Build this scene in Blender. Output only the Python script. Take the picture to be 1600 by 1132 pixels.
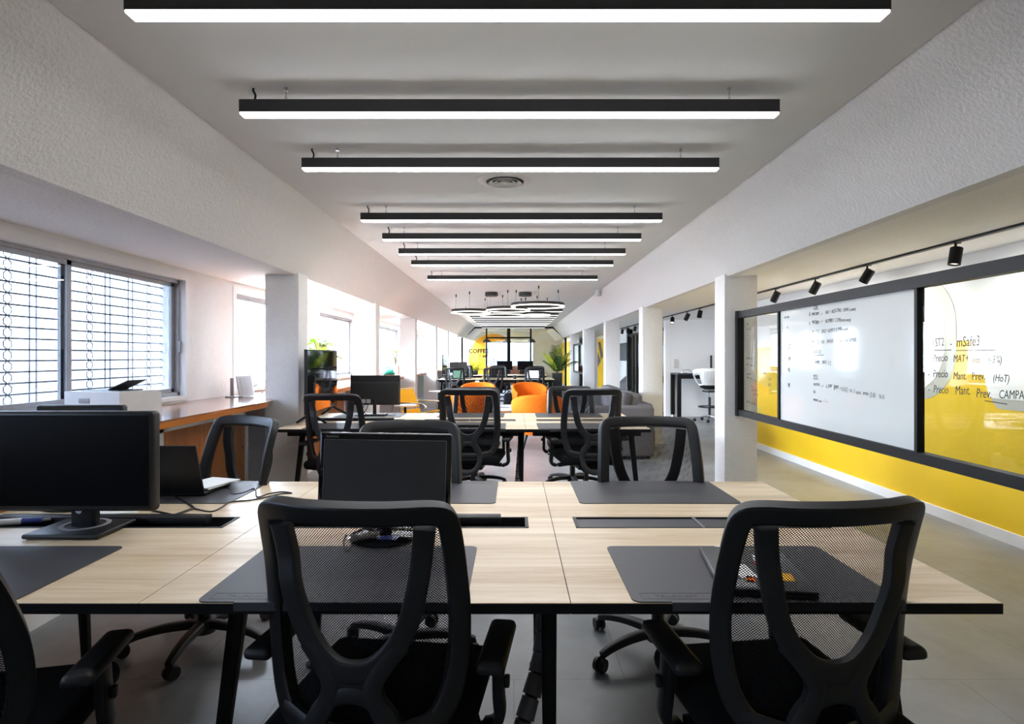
import bpy, bmesh, math, random
from mathutils import Vector, Matrix, Euler
R = math.radians
random.seed(7)
for o in list(bpy.data.objects): bpy.data.objects.remove(o)
sc = bpy.context.scene
COL = sc.collection

# ------------------------------------------------------------------ camera, world, exposure
H = 1.34; F = 920.0; CX = 803.0; CY = 557.0          # eye height, focal length in px of the 1600 px wide frame
cam = bpy.data.cameras.new('camera'); camo = bpy.data.objects.new('camera', cam); COL.objects.link(camo)
camo.location = (0, 0, H); camo.rotation_euler = (R(90), 0, 0)
cam.sensor_width = 36; cam.sensor_fit = 'HORIZONTAL'; cam.lens = 36 * F / 1600
cam.shift_x = -(CX - 800) / 1600; cam.shift_y = -(566 - CY) / 1600
cam.clip_start = 0.05; cam.clip_end = 200
sc.camera = camo
sc.view_settings.view_transform = 'Standard'; sc.view_settings.look = 'None'
sc.view_settings.gamma = 1; sc.view_settings.use_curve_mapping = False
sc.view_settings.exposure = 2.3
w = bpy.data.worlds.new('sky'); sc.world = w; w.use_nodes = True
bgn = w.node_tree.nodes['Background']; bgn.inputs[1].default_value = 24.0
_n = w.node_tree.nodes; _l = w.node_tree.links
_tc = _n.new('ShaderNodeTexCoord'); _sp = _n.new('ShaderNodeSeparateXYZ'); _l.new(_tc.outputs['Generated'], _sp.inputs[0])
_mr = _n.new('ShaderNodeMapRange'); _mr.inputs['From Min'].default_value = -.12; _mr.inputs['From Max'].default_value = .35; _l.new(_sp.outputs['Z'], _mr.inputs['Value'])
_cr = _n.new('ShaderNodeValToRGB'); _l.new(_mr.outputs[0], _cr.inputs[0]); _l.new(_cr.outputs[0], bgn.inputs[0])
_cr.color_ramp.elements[0].color = (.07, .075, .08, 1); _cr.color_ramp.elements[1].color = (.76, .87, 1.0, 1)   # paler ground and houses below, bright overcast sky above
try:
    sc.cycles.max_bounces = 10; sc.cycles.diffuse_bounces = 5; sc.cycles.glossy_bounces = 4; sc.cycles.transparent_max_bounces = 24
    sc.cycles.sample_clamp_indirect = 8.0; sc.cycles.use_denoising = True
except Exception: pass
LAMP = 6.2; SPOT = 7.0
def portal(loc, rot, sx, sy):
    l = bpy.data.lights.new('daylight_portal', 'AREA'); l.shape = 'RECTANGLE'; l.size = sx; l.size_y = sy
    o = bpy.data.objects.new('daylight_portal', l); COL.objects.link(o); o.location = loc; o.rotation_euler = rot
    l.cycles.is_portal = True
    return o
WINS = [(2.45, 5.05, 3.79), (5.95, 8.1, 7.1), (8.5, 10.4, 9.45), (12.1, 14.5, 13.5), (15.1, 17.5, 16.3), (18.2, 20.6, 19.4), (-1.2, 1.6, .2)]
WZ0, WZ1 = 1.0, 2.0
for a, b, m_ in WINS: portal((-3.02, (a + b) / 2, 1.5), (0, R(-90), 0), 1.0, b - a)
portal((-.15, 28.55, 1.5), (R(-90), 0, 0), 2.4, 1.3)

# ------------------------------------------------------------------ materials
def lin(c):
    if isinstance(c, str):
        c = [int(c[i:i + 2], 16) / 255 for i in (0, 2, 4)]
    return tuple(((x + .055) / 1.055) ** 2.4 if x > .04045 else x / 12.92 for x in c)
MATS = {}
def M(name, col, rough=.5, metal=0, noise=(12, .06), bump=None, spec=None, emit=None, coat=0, stretch=None):
    m = bpy.data.materials.new(name); m.use_nodes = True
    nt = m.node_tree; N = nt.nodes; L = nt.links; p = N['Principled BSDF']
    c = lin(col)
    p.inputs['Roughness'].default_value = rough; p.inputs['Metallic'].default_value = metal
    if spec is not None: p.inputs['Specular IOR Level'].default_value = spec
    if coat: p.inputs['Coat Weight'].default_value = coat; p.inputs['Coat Roughness'].default_value = .05
    tc = N.new('ShaderNodeTexCoord'); src = tc.outputs['Object']
    if stretch:
        mp = N.new('ShaderNodeMapping'); mp.inputs['Scale'].default_value = stretch; L.new(src, mp.inputs[0]); src = mp.outputs[0]
    nz = N.new('ShaderNodeTexNoise'); nz.inputs['Scale'].default_value = noise[0]; nz.inputs['Detail'].default_value = 4
    L.new(src, nz.inputs['Vector'])
    rp = N.new('ShaderNodeValToRGB'); L.new(nz.outputs[0], rp.inputs[0])
    a = noise[1]
    rp.color_ramp.elements[0].position = .3; rp.color_ramp.elements[1].position = .7
    rp.color_ramp.elements[0].color = tuple(x * (1 - a) for x in c) + (1,)
    rp.color_ramp.elements[1].color = tuple(min(1, x * (1 + a)) for x in c) + (1,)
    L.new(rp.outputs[0], p.inputs['Base Color'])
    if bump:
        bz = N.new('ShaderNodeTexNoise'); bz.inputs['Scale'].default_value = bump[0]; bz.inputs['Detail'].default_value = 3
        L.new(src, bz.inputs['Vector'])
        bp = N.new('ShaderNodeBump'); bp.inputs['Strength'].default_value = bump[1]; bp.inputs['Distance'].default_value = bump[2] if len(bump) > 2 else .01
        L.new(bz.outputs[0], bp.inputs['Height']); L.new(bp.outputs[0], p.inputs['Normal'])
    if emit:
        p.inputs['Emission Color'].default_value = lin(emit[0]) + (1,); p.inputs['Emission Strength'].default_value = emit[1]
    MATS[name] = m
    return m
def emission(name, col, s):
    m = bpy.data.materials.new(name); m.use_nodes = True; nt = m.node_tree
    nt.nodes.remove(nt.nodes['Principled BSDF']); e = nt.nodes.new('ShaderNodeEmission')
    e.inputs[0].default_value = lin(col) + (1,); e.inputs[1].default_value = s
    nt.links.new(e.outputs[0], nt.nodes['Material Output'].inputs[0]); return m
def glass(name, tint=(1, 1, 1), refl=.1, rough=.0):
    m = bpy.data.materials.new(name); m.use_nodes = True; nt = m.node_tree; N = nt.nodes; L = nt.links
    N.remove(N['Principled BSDF'])
    t = N.new('ShaderNodeBsdfTransparent'); t.inputs[0].default_value = tuple(tint) + (1,)
    g = N.new('ShaderNodeBsdfGlossy'); g.inputs['Roughness'].default_value = rough
    fr = N.new('ShaderNodeLayerWeight'); fr.inputs['Blend'].default_value = .5
    pw = N.new('ShaderNodeMath'); pw.operation = 'POWER'; pw.inputs[1].default_value = 5; L.new(fr.outputs['Facing'], pw.inputs[0])
    mu = N.new('ShaderNodeMath'); mu.operation = 'MULTIPLY_ADD'; mu.inputs[1].default_value = .9; mu.inputs[2].default_value = refl; mu.use_clamp = True
    L.new(pw.outputs[0], mu.inputs[0])
    x = N.new('ShaderNodeMixShader'); L.new(mu.outputs[0], x.inputs[0]); L.new(t.outputs[0], x.inputs[1]); L.new(g.outputs[0], x.inputs[2])
    L.new(x.outputs[0], N['Material Output'].inputs[0]); return m
def mesh_fabric(name, pitch=.0057, thr=.2):
    m = bpy.data.materials.new(name); m.use_nodes = True; nt = m.node_tree; N = nt.nodes; L = nt.links
    p = N['Principled BSDF']; p.inputs['Base Color'].default_value = (.008, .008, .009, 1); p.inputs['Roughness'].default_value = .8; p.inputs['Specular IOR Level'].default_value = .1
    tc = N.new('ShaderNodeTexCoord'); sp = N.new('ShaderNodeSeparateXYZ'); L.new(tc.outputs['Object'], sp.inputs[0])
    def mt(op, a, b=None):
        n = N.new('ShaderNodeMath'); n.operation = op
        for i, v in enumerate((a, b)):
            if v is None: continue
            if isinstance(v, (int, float)): n.inputs[i].default_value = v
            else: L.new(v, n.inputs[i])
        return n.outputs[0]
    k = 2 * math.pi / pitch
    cx = mt('COSINE', mt('MULTIPLY', sp.outputs['X'], k)); cz = mt('COSINE', mt('MULTIPLY', sp.outputs['Z'], k))
    f = mt('MULTIPLY', cx, cz)
    hole = mt('GREATER_THAN', f, thr)
    t = N.new('ShaderNodeBsdfTransparent'); x = N.new('ShaderNodeMixShader')
    L.new(hole, x.inputs[0]); L.new(p.outputs[0], x.inputs[1]); L.new(t.outputs[0], x.inputs[2])
    L.new(x.outputs[0], N['Material Output'].inputs[0]); return m
def wood(name, c0, c1, rough=.35, sc_=(1.2, 22, 22), coat=0):
    m = bpy.data.materials.new(name); m.use_nodes = True; nt = m.node_tree; N = nt.nodes; L = nt.links; p = N['Principled BSDF']
    p.inputs['Roughness'].default_value = rough
    if coat: p.inputs['Coat Weight'].default_value = coat; p.inputs['Coat Roughness'].default_value = .12
    tc = N.new('ShaderNodeTexCoord'); oi = N.new('ShaderNodeObjectInfo')
    ad = N.new('ShaderNodeVectorMath'); ad.operation = 'ADD'; L.new(tc.outputs['Object'], ad.inputs[0]); L.new(oi.outputs['Location'], ad.inputs[1])
    mp = N.new('ShaderNodeMapping'); mp.inputs['Scale'].default_value = sc_; L.new(ad.outputs[0], mp.inputs[0])
    n1 = N.new('ShaderNodeTexNoise'); n1.inputs['Scale'].default_value = 1.6; n1.inputs['Detail'].default_value = 8; n1.inputs['Roughness'].default_value = .65; n1.inputs['Distortion'].default_value = .6
    L.new(mp.outputs[0], n1.inputs['Vector'])
    n2 = N.new('ShaderNodeTexNoise'); n2.inputs['Scale'].default_value = .35; n2.inputs['Detail'].default_value = 3; L.new(mp.outputs[0], n2.inputs['Vector'])
    mx = N.new('ShaderNodeMath'); mx.operation = 'ADD'; L.new(n1.outputs[0], mx.inputs[0]); L.new(n2.outputs[0], mx.inputs[1])
    ha = N.new('ShaderNodeMath'); ha.operation = 'MULTIPLY'; ha.inputs[1].default_value = .5; L.new(mx.outputs[0], ha.inputs[0])
    rp = N.new('ShaderNodeValToRGB'); L.new(ha.outputs[0], rp.inputs[0])
    rp.color_ramp.elements[0].position = .36; rp.color_ramp.elements[1].position = .62
    rp.color_ramp.elements[0].color = lin(c0) + (1,); rp.color_ramp.elements[1].color = lin(c1) + (1,)
    L.new(rp.outputs[0], p.inputs['Base Color'])
    bp = N.new('ShaderNodeBump'); bp.inputs['Strength'].default_value = .06; bp.inputs['Distance'].default_value = .002
    L.new(n1.outputs[0], bp.inputs['Height']); L.new(bp.outputs[0], p.inputs['Normal'])
    return m

ceil_m = M('ceiling_paint', 'd9d9d6', .8, noise=(3, .01))
plaster_w = M('side_ceiling_plaster', 'f5f3ef', .9, noise=(20, .015), bump=(60, .55, .01))  # whiter copy of the plaster, brightened to make up for weak bounce light
plaster = M('textured_plaster', 'e8e7e6', .9, noise=(20, .015), bump=(60, .6, .01))
white_p = M('white_wall_paint', 'e6e6e6', .8, noise=(4, .01), bump=(90, .12, .003))
white_t = M('white_trim_paint', 'e8e8e8', .45, noise=(5, .01))
yellow_p = M('yellow_wall_paint', 'e4bc00', .6, noise=(4, .015))
grey_p = M('grey_mural_paint', 'b4b4ac', .7, noise=(4, .01))
dgrey_p = M('dark_mural_paint', '5a5a5c', .7, noise=(4, .01))
blk = M('black_plastic', '131315', .45, noise=(40, .08), bump=(400, .05, .001))
blk_soft = M('black_soft_plastic', '18181a', .5, noise=(40, .06))
blk_fab = M('black_seat_fabric', '131314', .95, noise=(120, .2), bump=(300, .4, .002), spec=.2)
blk_met = M('black_powder_metal', '111112', .5, noise=(50, .08), spec=.25)
lamp_blk = M('lamp_black_metal', '2c2c2e', .5, noise=(30, .04))
chrome = M('chrome', 'd0d0d2', .15, 1, noise=(20, .03))
alu = M('aluminium_frame', '9c9ca0', .4, .25, noise=(20, .06))
steel = M('steel_wire', '8a8a8c', .4, .8, noise=(20, .05))
mat_m = M('desk_mat_vinyl', '444447', .5, noise=(60, .05), bump=(500, .08, .0006))
mat_em = M('desk_mat_emboss', '2b2b2d', .5, noise=(60, .05))
oak = wood('light_oak', 'bfa47c', 'efdec2', .36, (1.0, 14, 14))
walnut = wood('counter_veneer', '744428', '9c6440', .18, (3, 3, 12), coat=.6)
orange_w = wood('cabinet_veneer', '9a5616', 'c07a2c', .35, (14, 14, .9))
edge_w = wood('counter_edge_wood', 'a2571a', 'c67a2e', .35, (6, 1, 6))
orange_f = M('orange_upholstery', 'e8731c', .9, noise=(60, .12), bump=(250, .25, .002), spec=.15)
grey_f = M('grey_upholstery', '6f6d70', .95, noise=(80, .16), bump=(250, .3, .002), spec=.15)
grey_d = M('dark_grey_upholstery', '565354', .95, noise=(80, .16), bump=(250, .3, .002), spec=.15)
yellow_f = M('yellow_leather', 'f2b705', .55, noise=(40, .06))
screen_m = M('switched_off_screen', '050506', .35, noise=(3, .1), spec=.1)
screen_g = M('matte_dark_screen', '3a3a3b', .38, noise=(4, .22), spec=.5)
tv_glass = M('glossy_television_screen', '0a0a0b', .03, noise=(3, .05), spec=.8, coat=.5)
gloss_blk = M('glossy_black_plastic', '08080a', .08, noise=(30, .05), spec=.6)
white_pl = M('white_plastic', 'd2d2d2', .35, noise=(30, .02))
grey_pl = M('grey_plastic', '8f8f92', .4, noise=(30, .04))
paper = M('white_paper', 'f4f4f2', .8, noise=(30, .02))
teal = M('teal_fabric', '0f7f6a', .7, noise=(20, .15))
blue_pl = M('blue_plastic', '33407f', .35, noise=(30, .05))
brick_m = M('brown_brick', '7a4a38', .85, noise=(14, .25), bump=(40, .3))
pot_m = M('dark_plant_pot', '232426', .5, noise=(20, .08))
leaf_m = M('palm_leaf', '1d4216', .45, noise=(8, .35))
leaf_y = M('yellow_green_leaf', '9aa818', .45, noise=(8, .3))
leaf_b = M('bright_green_leaf', '7ea81e', .45, noise=(10, .35))
bark_m = M('plant_stem', '5b4a2a', .8, noise=(20, .3))
ink = M('marker_ink', '1c1c20', .6, noise=(60, .15))
red_pl = M('red_plastic', 'b52a22', .4, noise=(20, .05))
logo_grey = M('printed_grey_lettering', '9c9ca0', .5, noise=(30, .03))
diff_e = emission('lamp_diffuser_light', 'f8faff', LAMP); weak_e = emission('weakened_far_lamp_light', 'ffffff', .6)  # far lamps match the near ones; their glow is lowered to curb bleed
ring_e = emission('ring_lamp_light', 'fff4e2', 1.1)
pend_e = emission('coffee_lamp_light', 'fff2dd', 1.2)
scr_e = emission('lit_laptop_screen', 'c8d0ea', 1.0)
win_glass = glass('window_glass', (.97, .98, 1), .06)
hazy2 = glass('shuttered_dimming_glass', (.45, .47, .5), .05)  # tint stands in for shutters and dims the coffee room
hazy_glass = glass('dimming_security_glass', (.26, .275, .30), .06)  # hazy panes, tint deepened to cut daylight near the viewer
board_glass = glass('clear_board_glass', (.95, .98, .97), .05)
part_glass = glass('partition_glass', (.93, .95, .97), .09)
dimming_glass = glass('dimming_partition_glass', (.36, .40, .46), .05)  # tint added to dim the view of the coffee room
white_gl = M('white_backed_board_glass', 'dfe4e2', .06, noise=(3, .01), spec=.3)
meshf = mesh_fabric('chair_mesh_fabric', .0066, 0)

# ------------------------------------------------------------------ mesh builder
def catmull(P, n=6, closed=False):
    P = [Vector(p) for p in P]; out = []; m = len(P)
    rng = range(m) if closed else range(m - 1)
    for i in rng:
        if closed: a, b, c, d = P[i - 1], P[i], P[(i + 1) % m], P[(i + 2) % m]
        else: a, b, c, d = P[max(i - 1, 0)], P[i], P[i + 1], P[min(i + 2, m - 1)]
        for k in range(n):
            t = k / n
            out.append(.5 * ((2 * b) + (c - a) * t + (2 * a - 5 * b + 4 * c - d) * t * t + (3 * b - a - 3 * c + d) * t ** 3))
    if not closed: out.append(P[-1])
    return out
class MB:
    def __init__(s): s.v = []; s.f = []
    def add(s, vs, fs, mx=None):
        b = len(s.v); s.v += [(mx @ Vector(v)) if mx else Vector(v) for v in vs]; s.f += [tuple(i + b for i in f) for f in fs]; return s
    def box(s, c, d, mx=None):
        x, y, z = (k / 2 for k in d); cx, cy, cz = c
        vs = [(cx + i * x, cy + j * y, cz + k * z) for i in (-1, 1) for j in (-1, 1) for k in (-1, 1)]
        return s.add(vs, [(0, 1, 3, 2), (4, 6, 7, 5), (0, 4, 5, 1), (2, 3, 7, 6), (0, 2, 6, 4), (1, 5, 7, 3)], mx)
    def bb(s, x0, x1, y0, y1, z0, z1, mx=None):
        return s.box(((x0 + x1) / 2, (y0 + y1) / 2, (z0 + z1) / 2), (abs(x1 - x0), abs(y1 - y0), abs(z1 - z0)), mx)
    def rbox(s, c, d, r=.01, seg=3, mx=None, top=None):
        bm = bmesh.new(); bmesh.ops.create_cube(bm, size=1)
        for v in bm.verts:
            v.co = Vector((v.co.x * d[0], v.co.y * d[1], v.co.z * d[2]))
            if top and v.co.z > 0: v.co.x *= top[0]; v.co.y *= top[1]
        bmesh.ops.bevel(bm, geom=bm.edges[:], offset=min(r, .49 * min(d)), segments=seg, profile=.5, affect='EDGES')
        bm.verts.index_update()
        s.add([v.co + Vector(c) for v in bm.verts], [[v.index for v in f.verts] for f in bm.faces], mx); bm.free(); return s
    def cyl(s, p0, p1, r0, r1=None, n=16, cap=True):
        r1 = r0 if r1 is None else r1; p0 = Vector(p0); p1 = Vector(p1); T = (p1 - p0).normalized()
        a = T.orthogonal().normalized(); b = T.cross(a); vs = []
        for p, r in ((p0, r0), (p1, r1)):
            for k in range(n):
                t = 2 * math.pi * k / n; vs.append(p + r * (a * math.cos(t) + b * math.sin(t)))
        fs = [(k, (k + 1) % n, n + (k + 1) % n, n + k) for k in range(n)]
        if cap: fs += [tuple(range(n))[::-1], tuple(range(n, 2 * n))]
        return s.add(vs, fs)
    def lathe(s, prof, n=24, c=(0, 0, 0), mx=None):
        vs = []; fs = []; m = len(prof); c = Vector(c)
        for k in range(n):
            t = 2 * math.pi * k / n
            for r, z in prof: vs.append(c + Vector((r * math.cos(t), r * math.sin(t), z)))
        for k in range(n):
            q = (k + 1) % n
            for i in range(m - 1): fs.append((k * m + i, q * m + i, q * m + i + 1, k * m + i + 1))
        return s.add(vs, fs, mx)
    def sweep(s, P, wd, th, nrm=None, closed=False, n=12, pw=.5):
        P = [Vector(p) for p in P]; m = len(P); vs = []; fs = []; prevN = None
        for i in range(m):
            if closed: T = P[(i + 1) % m] - P[i - 1]
            else: T = P[min(i + 1, m - 1)] - P[max(i - 1, 0)]
            T.normalize()
            if nrm is not None: N = Vector(nrm(P[i]) if callable(nrm) else nrm)
            else: N = prevN if prevN is not None else T.orthogonal()
            S = T.cross(N)
            if S.length < 1e-6: S = T.orthogonal()
            S.normalize(); N = S.cross(T).normalized(); prevN = N
            u = i / max(1, m - 1)
            a = (wd(u) if callable(wd) else wd) / 2; b = (th(u) if callable(th) else th) / 2
            for k in range(n):
                t = 2 * math.pi * k / n; ct, st = math.cos(t), math.sin(t)
                vs.append(P[i] + S * a * math.copysign(abs(ct) ** pw, ct) + N * b * math.copysign(abs(st) ** pw, st))
        for i in range(m if closed else m - 1):
            q = (i + 1) % m
            for k in range(n): fs.append((i * n + k, i * n + (k + 1) % n, q * n + (k + 1) % n, q * n + k))
        if not closed: fs += [tuple(range(n))[::-1], tuple(range((m - 1) * n, m * n))]
        return s.add(vs, fs)
    def tube(s, P, r, n=8, smooth=6, closed=False):
        P = catmull(P, smooth, closed) if smooth else P
        return s.sweep(P, 2 * r, 2 * r, None, closed, n, 1)
    def prism(s, poly, h, axis='z', off=0):
        n = len(poly)
        def mk(a, b, t): return {'z': (a, b, t), 'x': (t, a, b), 'y': (a, t, b)}[axis]
        vs = [mk(a, b, off) for a, b in poly] + [mk(a, b, off + h) for a, b in poly]
        return s.add(vs, [tuple(range(n))[::-1], tuple(range(n, 2 * n))] + [(i, (i + 1) % n, n + (i + 1) % n, n + i) for i in range(n)])
    def text(s, body, size, mx, depth=.0006, shear=0, align='LEFT', off=0):
        cu = bpy.data.curves.new('t', 'FONT'); cu.body = body; cu.size = size; cu.extrude = depth; cu.shear = shear; cu.align_x = align
        cu.resolution_u = 2; cu.offset = off
        o = bpy.data.objects.new('t', cu); COL.objects.link(o)
        me = bpy.data.meshes.new_from_object(o.evaluated_get(bpy.context.evaluated_depsgraph_get()))
        s.add([v.co for v in me.vertices], [tuple(p.vertices) for p in me.polygons], mx)
        bpy.data.objects.remove(o); bpy.data.curves.remove(cu); bpy.data.meshes.remove(me); return s
    def build(s, name, m, parent=None, loc=None, rot=None, smooth=True, ang=38):
        me = bpy.data.meshes.new(name); me.from_pydata([tuple(v) for v in s.v], [], s.f)
        bm = bmesh.new(); bm.from_mesh(me); bmesh.ops.recalc_face_normals(bm, faces=bm.faces[:]); bm.to_mesh(me); bm.free()
        me.materials.append(m)
        if smooth:
            me.polygons.foreach_set('use_smooth', [True] * len(me.polygons)); me.set_sharp_from_angle(angle=R(ang))
        o = bpy.data.objects.new(name, me); COL.objects.link(o)
        if parent: o.parent = parent
        if loc: o.location = loc
        if rot: o.rotation_euler = rot
        return o
def tag(o, label=None, cat=None, group=None, kind=None):
    if label: o['label'] = label
    if cat: o['category'] = cat
    if group: o['group'] = group
    if kind: o['kind'] = kind
    return o
def thing(name, loc, label, cat, group=None, rz=0):
    o = bpy.data.objects.new(name, None); COL.objects.link(o); o.empty_display_size = .1
    o.location = loc; o.rotation_euler = (0, 0, R(rz)); return tag(o, label, cat, group)
def struct(name, mb, m, parent=None, **k):
    o = mb.build(name, m, parent, **k); return tag(o, kind='structure') if parent is None else o
def dup(o, loc=None, rz=None, label=None, parent=None):
    c = o.copy(); COL.objects.link(c)
    if parent: c.parent = parent
    if loc is not None: c.location = loc
    if rz is not None: c.rotation_euler = (0, 0, R(rz))
    if label: c['label'] = label
    for ch in list(o.children): dup(ch, parent=c)
    return c
def deskpt(px, py, z=.74):                # a point of a level surface from where the photograph shows it
    Y = F * (H - z) / (py - CY); return Vector(((px - CX) * Y / F, Y, z))

# ------------------------------------------------------------------ room shell
YB, YG, YE = -2.6, 23.9, 28.6            # wall behind the viewer, glass partition, end wall
XC, XL, XR, ZC, ZS = 1.565, -2.82, 3.55, 2.535, 2.09
flo = bpy.data.materials.new('concrete_vinyl_floor'); flo.use_nodes = True
nt = flo.node_tree; N = nt.nodes; L = nt.links; p = N['Principled BSDF']
tc = N.new('ShaderNodeTexCoord'); n1 = N.new('ShaderNodeTexNoise'); n1.inputs['Scale'].default_value = 1.3; n1.inputs['Detail'].default_value = 9; n1.inputs['Roughness'].default_value = .62
L.new(tc.outputs['Object'], n1.inputs['Vector'])
rp = N.new('ShaderNodeValToRGB'); rp.color_ramp.elements[0].position = .32; rp.color_ramp.elements[1].position = .7
rp.color_ramp.elements[0].color = lin('6c6e70') + (1,); rp.color_ramp.elements[1].color = lin('949799') + (1,)
L.new(n1.outputs[0], rp.inputs[0])
br = N.new('ShaderNodeTexBrick'); br.offset = .5; br.inputs['Scale'].default_value = 1; br.inputs['Brick Width'].default_value = .92; br.inputs['Row Height'].default_value = .61
br.inputs['Mortar Size'].default_value = .0016; br.inputs['Color1'].default_value = (1, 1, 1, 1); br.inputs['Color2'].default_value = (.93, .93, .93, 1); br.inputs['Mortar'].default_value = (.45, .45, .45, 1)
L.new(tc.outputs['Object'], br.inputs['Vector'])
mx = N.new('ShaderNodeMix'); mx.data_type = 'RGBA'; mx.blend_type = 'MULTIPLY'; mx.inputs[0].default_value = 1
L.new(rp.outputs[0], mx.inputs[6]); L.new(br.outputs[0], mx.inputs[7]); L.new(mx.outputs[2], p.inputs['Base Color'])
p.inputs['Roughness'].default_value = .33
struct('floor', MB().bb(-3.1, 5.4, YB, YE + .2, -.12, 0), flo)
struct('ceiling', MB().bb(-XC, XC, YB, YE, ZC, ZC + .028).bb(-XC + .05, XC - .05, YB, YE, ZC + .028, ZC + .1), ceil_m)
for s, nm in ((-1, 'ceiling_left_slope'), (1, 'ceiling_right_slope')):
    b = MB(); a = [(s * (XC - .012), ZC + .03), (s * 2.0, ZS), (s * 2.08, ZS), (s * 2.08, ZC + .1), (s * (XC - .012), ZC + .1)]
    b.prism(a, YE - YB, 'y', YB); struct(nm, b, plaster)
struct('ceiling_left', MB().bb(-3.1, -2.075, YB, YG + .05, ZS, ZS + .1), plaster)
b = MB(); b.prism([(2.075, ZS + .002), (XR + .1, 2.15), (5.3, 2.17), (5.3, 2.3), (2.075, 2.3)], YE - YB, 'y', YB); struct('ceiling_right', b, plaster_w)
# left wall, pierced by windows
b = MB(); ys = sorted(WINS); y = YB
b.bb(XL - .22, XL, YB, YE, 0, WZ0); b.bb(XL - .22, XL, YB, YE, WZ1, ZS + .05)
for a, c, _ in ys:
    b.bb(XL - .22, XL, y, a, WZ0, WZ1); y = c
b.bb(XL - .22, XL, y, YE, WZ0, WZ1)
struct('wall_left', b, plaster)
# wall behind the viewer
struct('wall_back', MB().bb(-3.1, 3.8, YB - .15, YB, 0, 2.7), white_p)
# right wall: yellow below, white above, then a deeper bay with a white wall facing us
struct('wall_right', MB().bb(XR, XR + .15, YB, 9.4, 0, 2.3), white_p)
YT = 1.465
pb = MB(); pb.bb(XR - .004, XR + .001, YB, 9.4, .085, YT); struct('wall_right_yellow_paint', pb, yellow_p)
struct('baseboard_right', MB().bb(XR - .022, XR, YB, 9.4, 0, .085), white_t)
struct('wall_bay_side', MB().bb(5.2, 5.35, 9.2, 13.3, 0, 2.3), white_p)
struct('wall_bay_near', MB().bb(XR + .15, 5.3, 9.25, 9.4, 0, 2.3), white_p)
struct('wall_bay_facing', MB().bb(3.43, 5.3, 13.1, 13.25, 0, 2.3), white_p)
struct('baseboard_bay', MB().bb(3.43, 5.2, 13.08, 13.1, 0, .1), white_t)
struct('wall_far_right', MB().bb(3.4, 3.55, 17.6, YE, 0, 2.3), white_p)
struct('wall_meeting_room_back', MB().bb(5.2, 5.35, 13.1, 17.8, 0, 2.3), white_p)
struct('wall_meeting_room_end', MB().bb(3.4, 5.35, 17.6, 17.75, 0, 2.3), white_p)
# painted letter shapes on the yellow wall: a big rounded letter with a grey edge, and the slanted one beside it
def rr(y0, y1, z0, z1, r, n=8):
    P = []
    for cy, cz, a0 in ((y1 - r, z0 + r, -90), (y1 - r, z1 - r, 0), (y0 + r, z1 - r, 90), (y0 + r, z0 + r, 180)):
        for k in range(n + 1):
            t = R(a0 + 90 * k / n); P.append((cy + r * math.cos(t), cz + r * math.sin(t)))
    return P
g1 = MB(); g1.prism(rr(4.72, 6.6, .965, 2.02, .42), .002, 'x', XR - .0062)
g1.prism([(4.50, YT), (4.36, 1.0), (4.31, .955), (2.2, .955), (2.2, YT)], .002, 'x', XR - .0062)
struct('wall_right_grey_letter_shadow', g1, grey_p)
w1 = MB(); w1.prism(rr(4.84, 6.72, 1.035, 2.02, .40), .002, 'x', XR - .0085)
w1.prism([(4.53, YT + .004), (4.385, 1.03), (2.2, 1.03), (2.2, YT + .004)], .002, 'x', XR - .0085)
struct('wall_right_white_letters', w1, white_p)
y1_ = MB(); y1_.prism(rr(5.12, 6.4, 1.29, 1.46, .08), .002, 'x', XR - .0108); struct('wall_right_letter_counter', y1_, yellow_p)
# pillars
RP = [1.75, 5.51, 9.02, 12.67, 16.6, 20.5]; LP = [1.9, 5.39, 8.4, 11.75, 14.9, 17.6, 20.6]
for i, y in enumerate(RP):
    struct('column_right_%d' % (i + 1), MB().rbox((2.125, y + .135, 1.045), (.31, .27, 2.13), .008, 2), plaster)
    if i: struct('baseboard_column_%d' % i, MB().bb(1.955, 2.295, y - .015, y + .285, 0, .1), white_t)
for i, y in enumerate(LP):
    struct('column_left_%d' % (i + 1), MB().rbox((-2.125, y + .12, 1.045), (.31, .24, 2.13), .008, 2), plaster)
# white wall between coffee room and hall on the right, plus side painted panels
struct('wall_mural_panel', MB().bb(3.38, 3.4, 21.0, 23.8, .1, 2.0), yellow_p)
dm = MB(); dm.prism([(23.6, 1.9), (23.0, 1.9), (22.3, 1.35), (22.8, 1.2)], .006, 'x', 3.372); dm.prism([(23.7, .9), (23.7, 1.5), (22.9, 1.15)], .006, 'x', 3.372)
dm.prism([(22.2, .1), (21.4, .1), (21.9, .6)], .006, 'x', 3.372); dm.prism([(21.6, 1.9), (21.1, 1.9), (21.1, 1.0), (21.5, 1.2)], .006, 'x', 3.372)
struct('wall_mural_shapes', dm, dgrey_p)
dm = MB(); dm.prism([(20.4, 1.75), (17.7, 1.75), (17.7, 1.2), (19.2, 1.2)], .006, 'x', 3.39); dm.prism([(20.0, .3), (17.8, .75), (17.8, .2)], .006, 'x', 3.39)
struct('wall_grey_mural', dm, dgrey_p)

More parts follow.
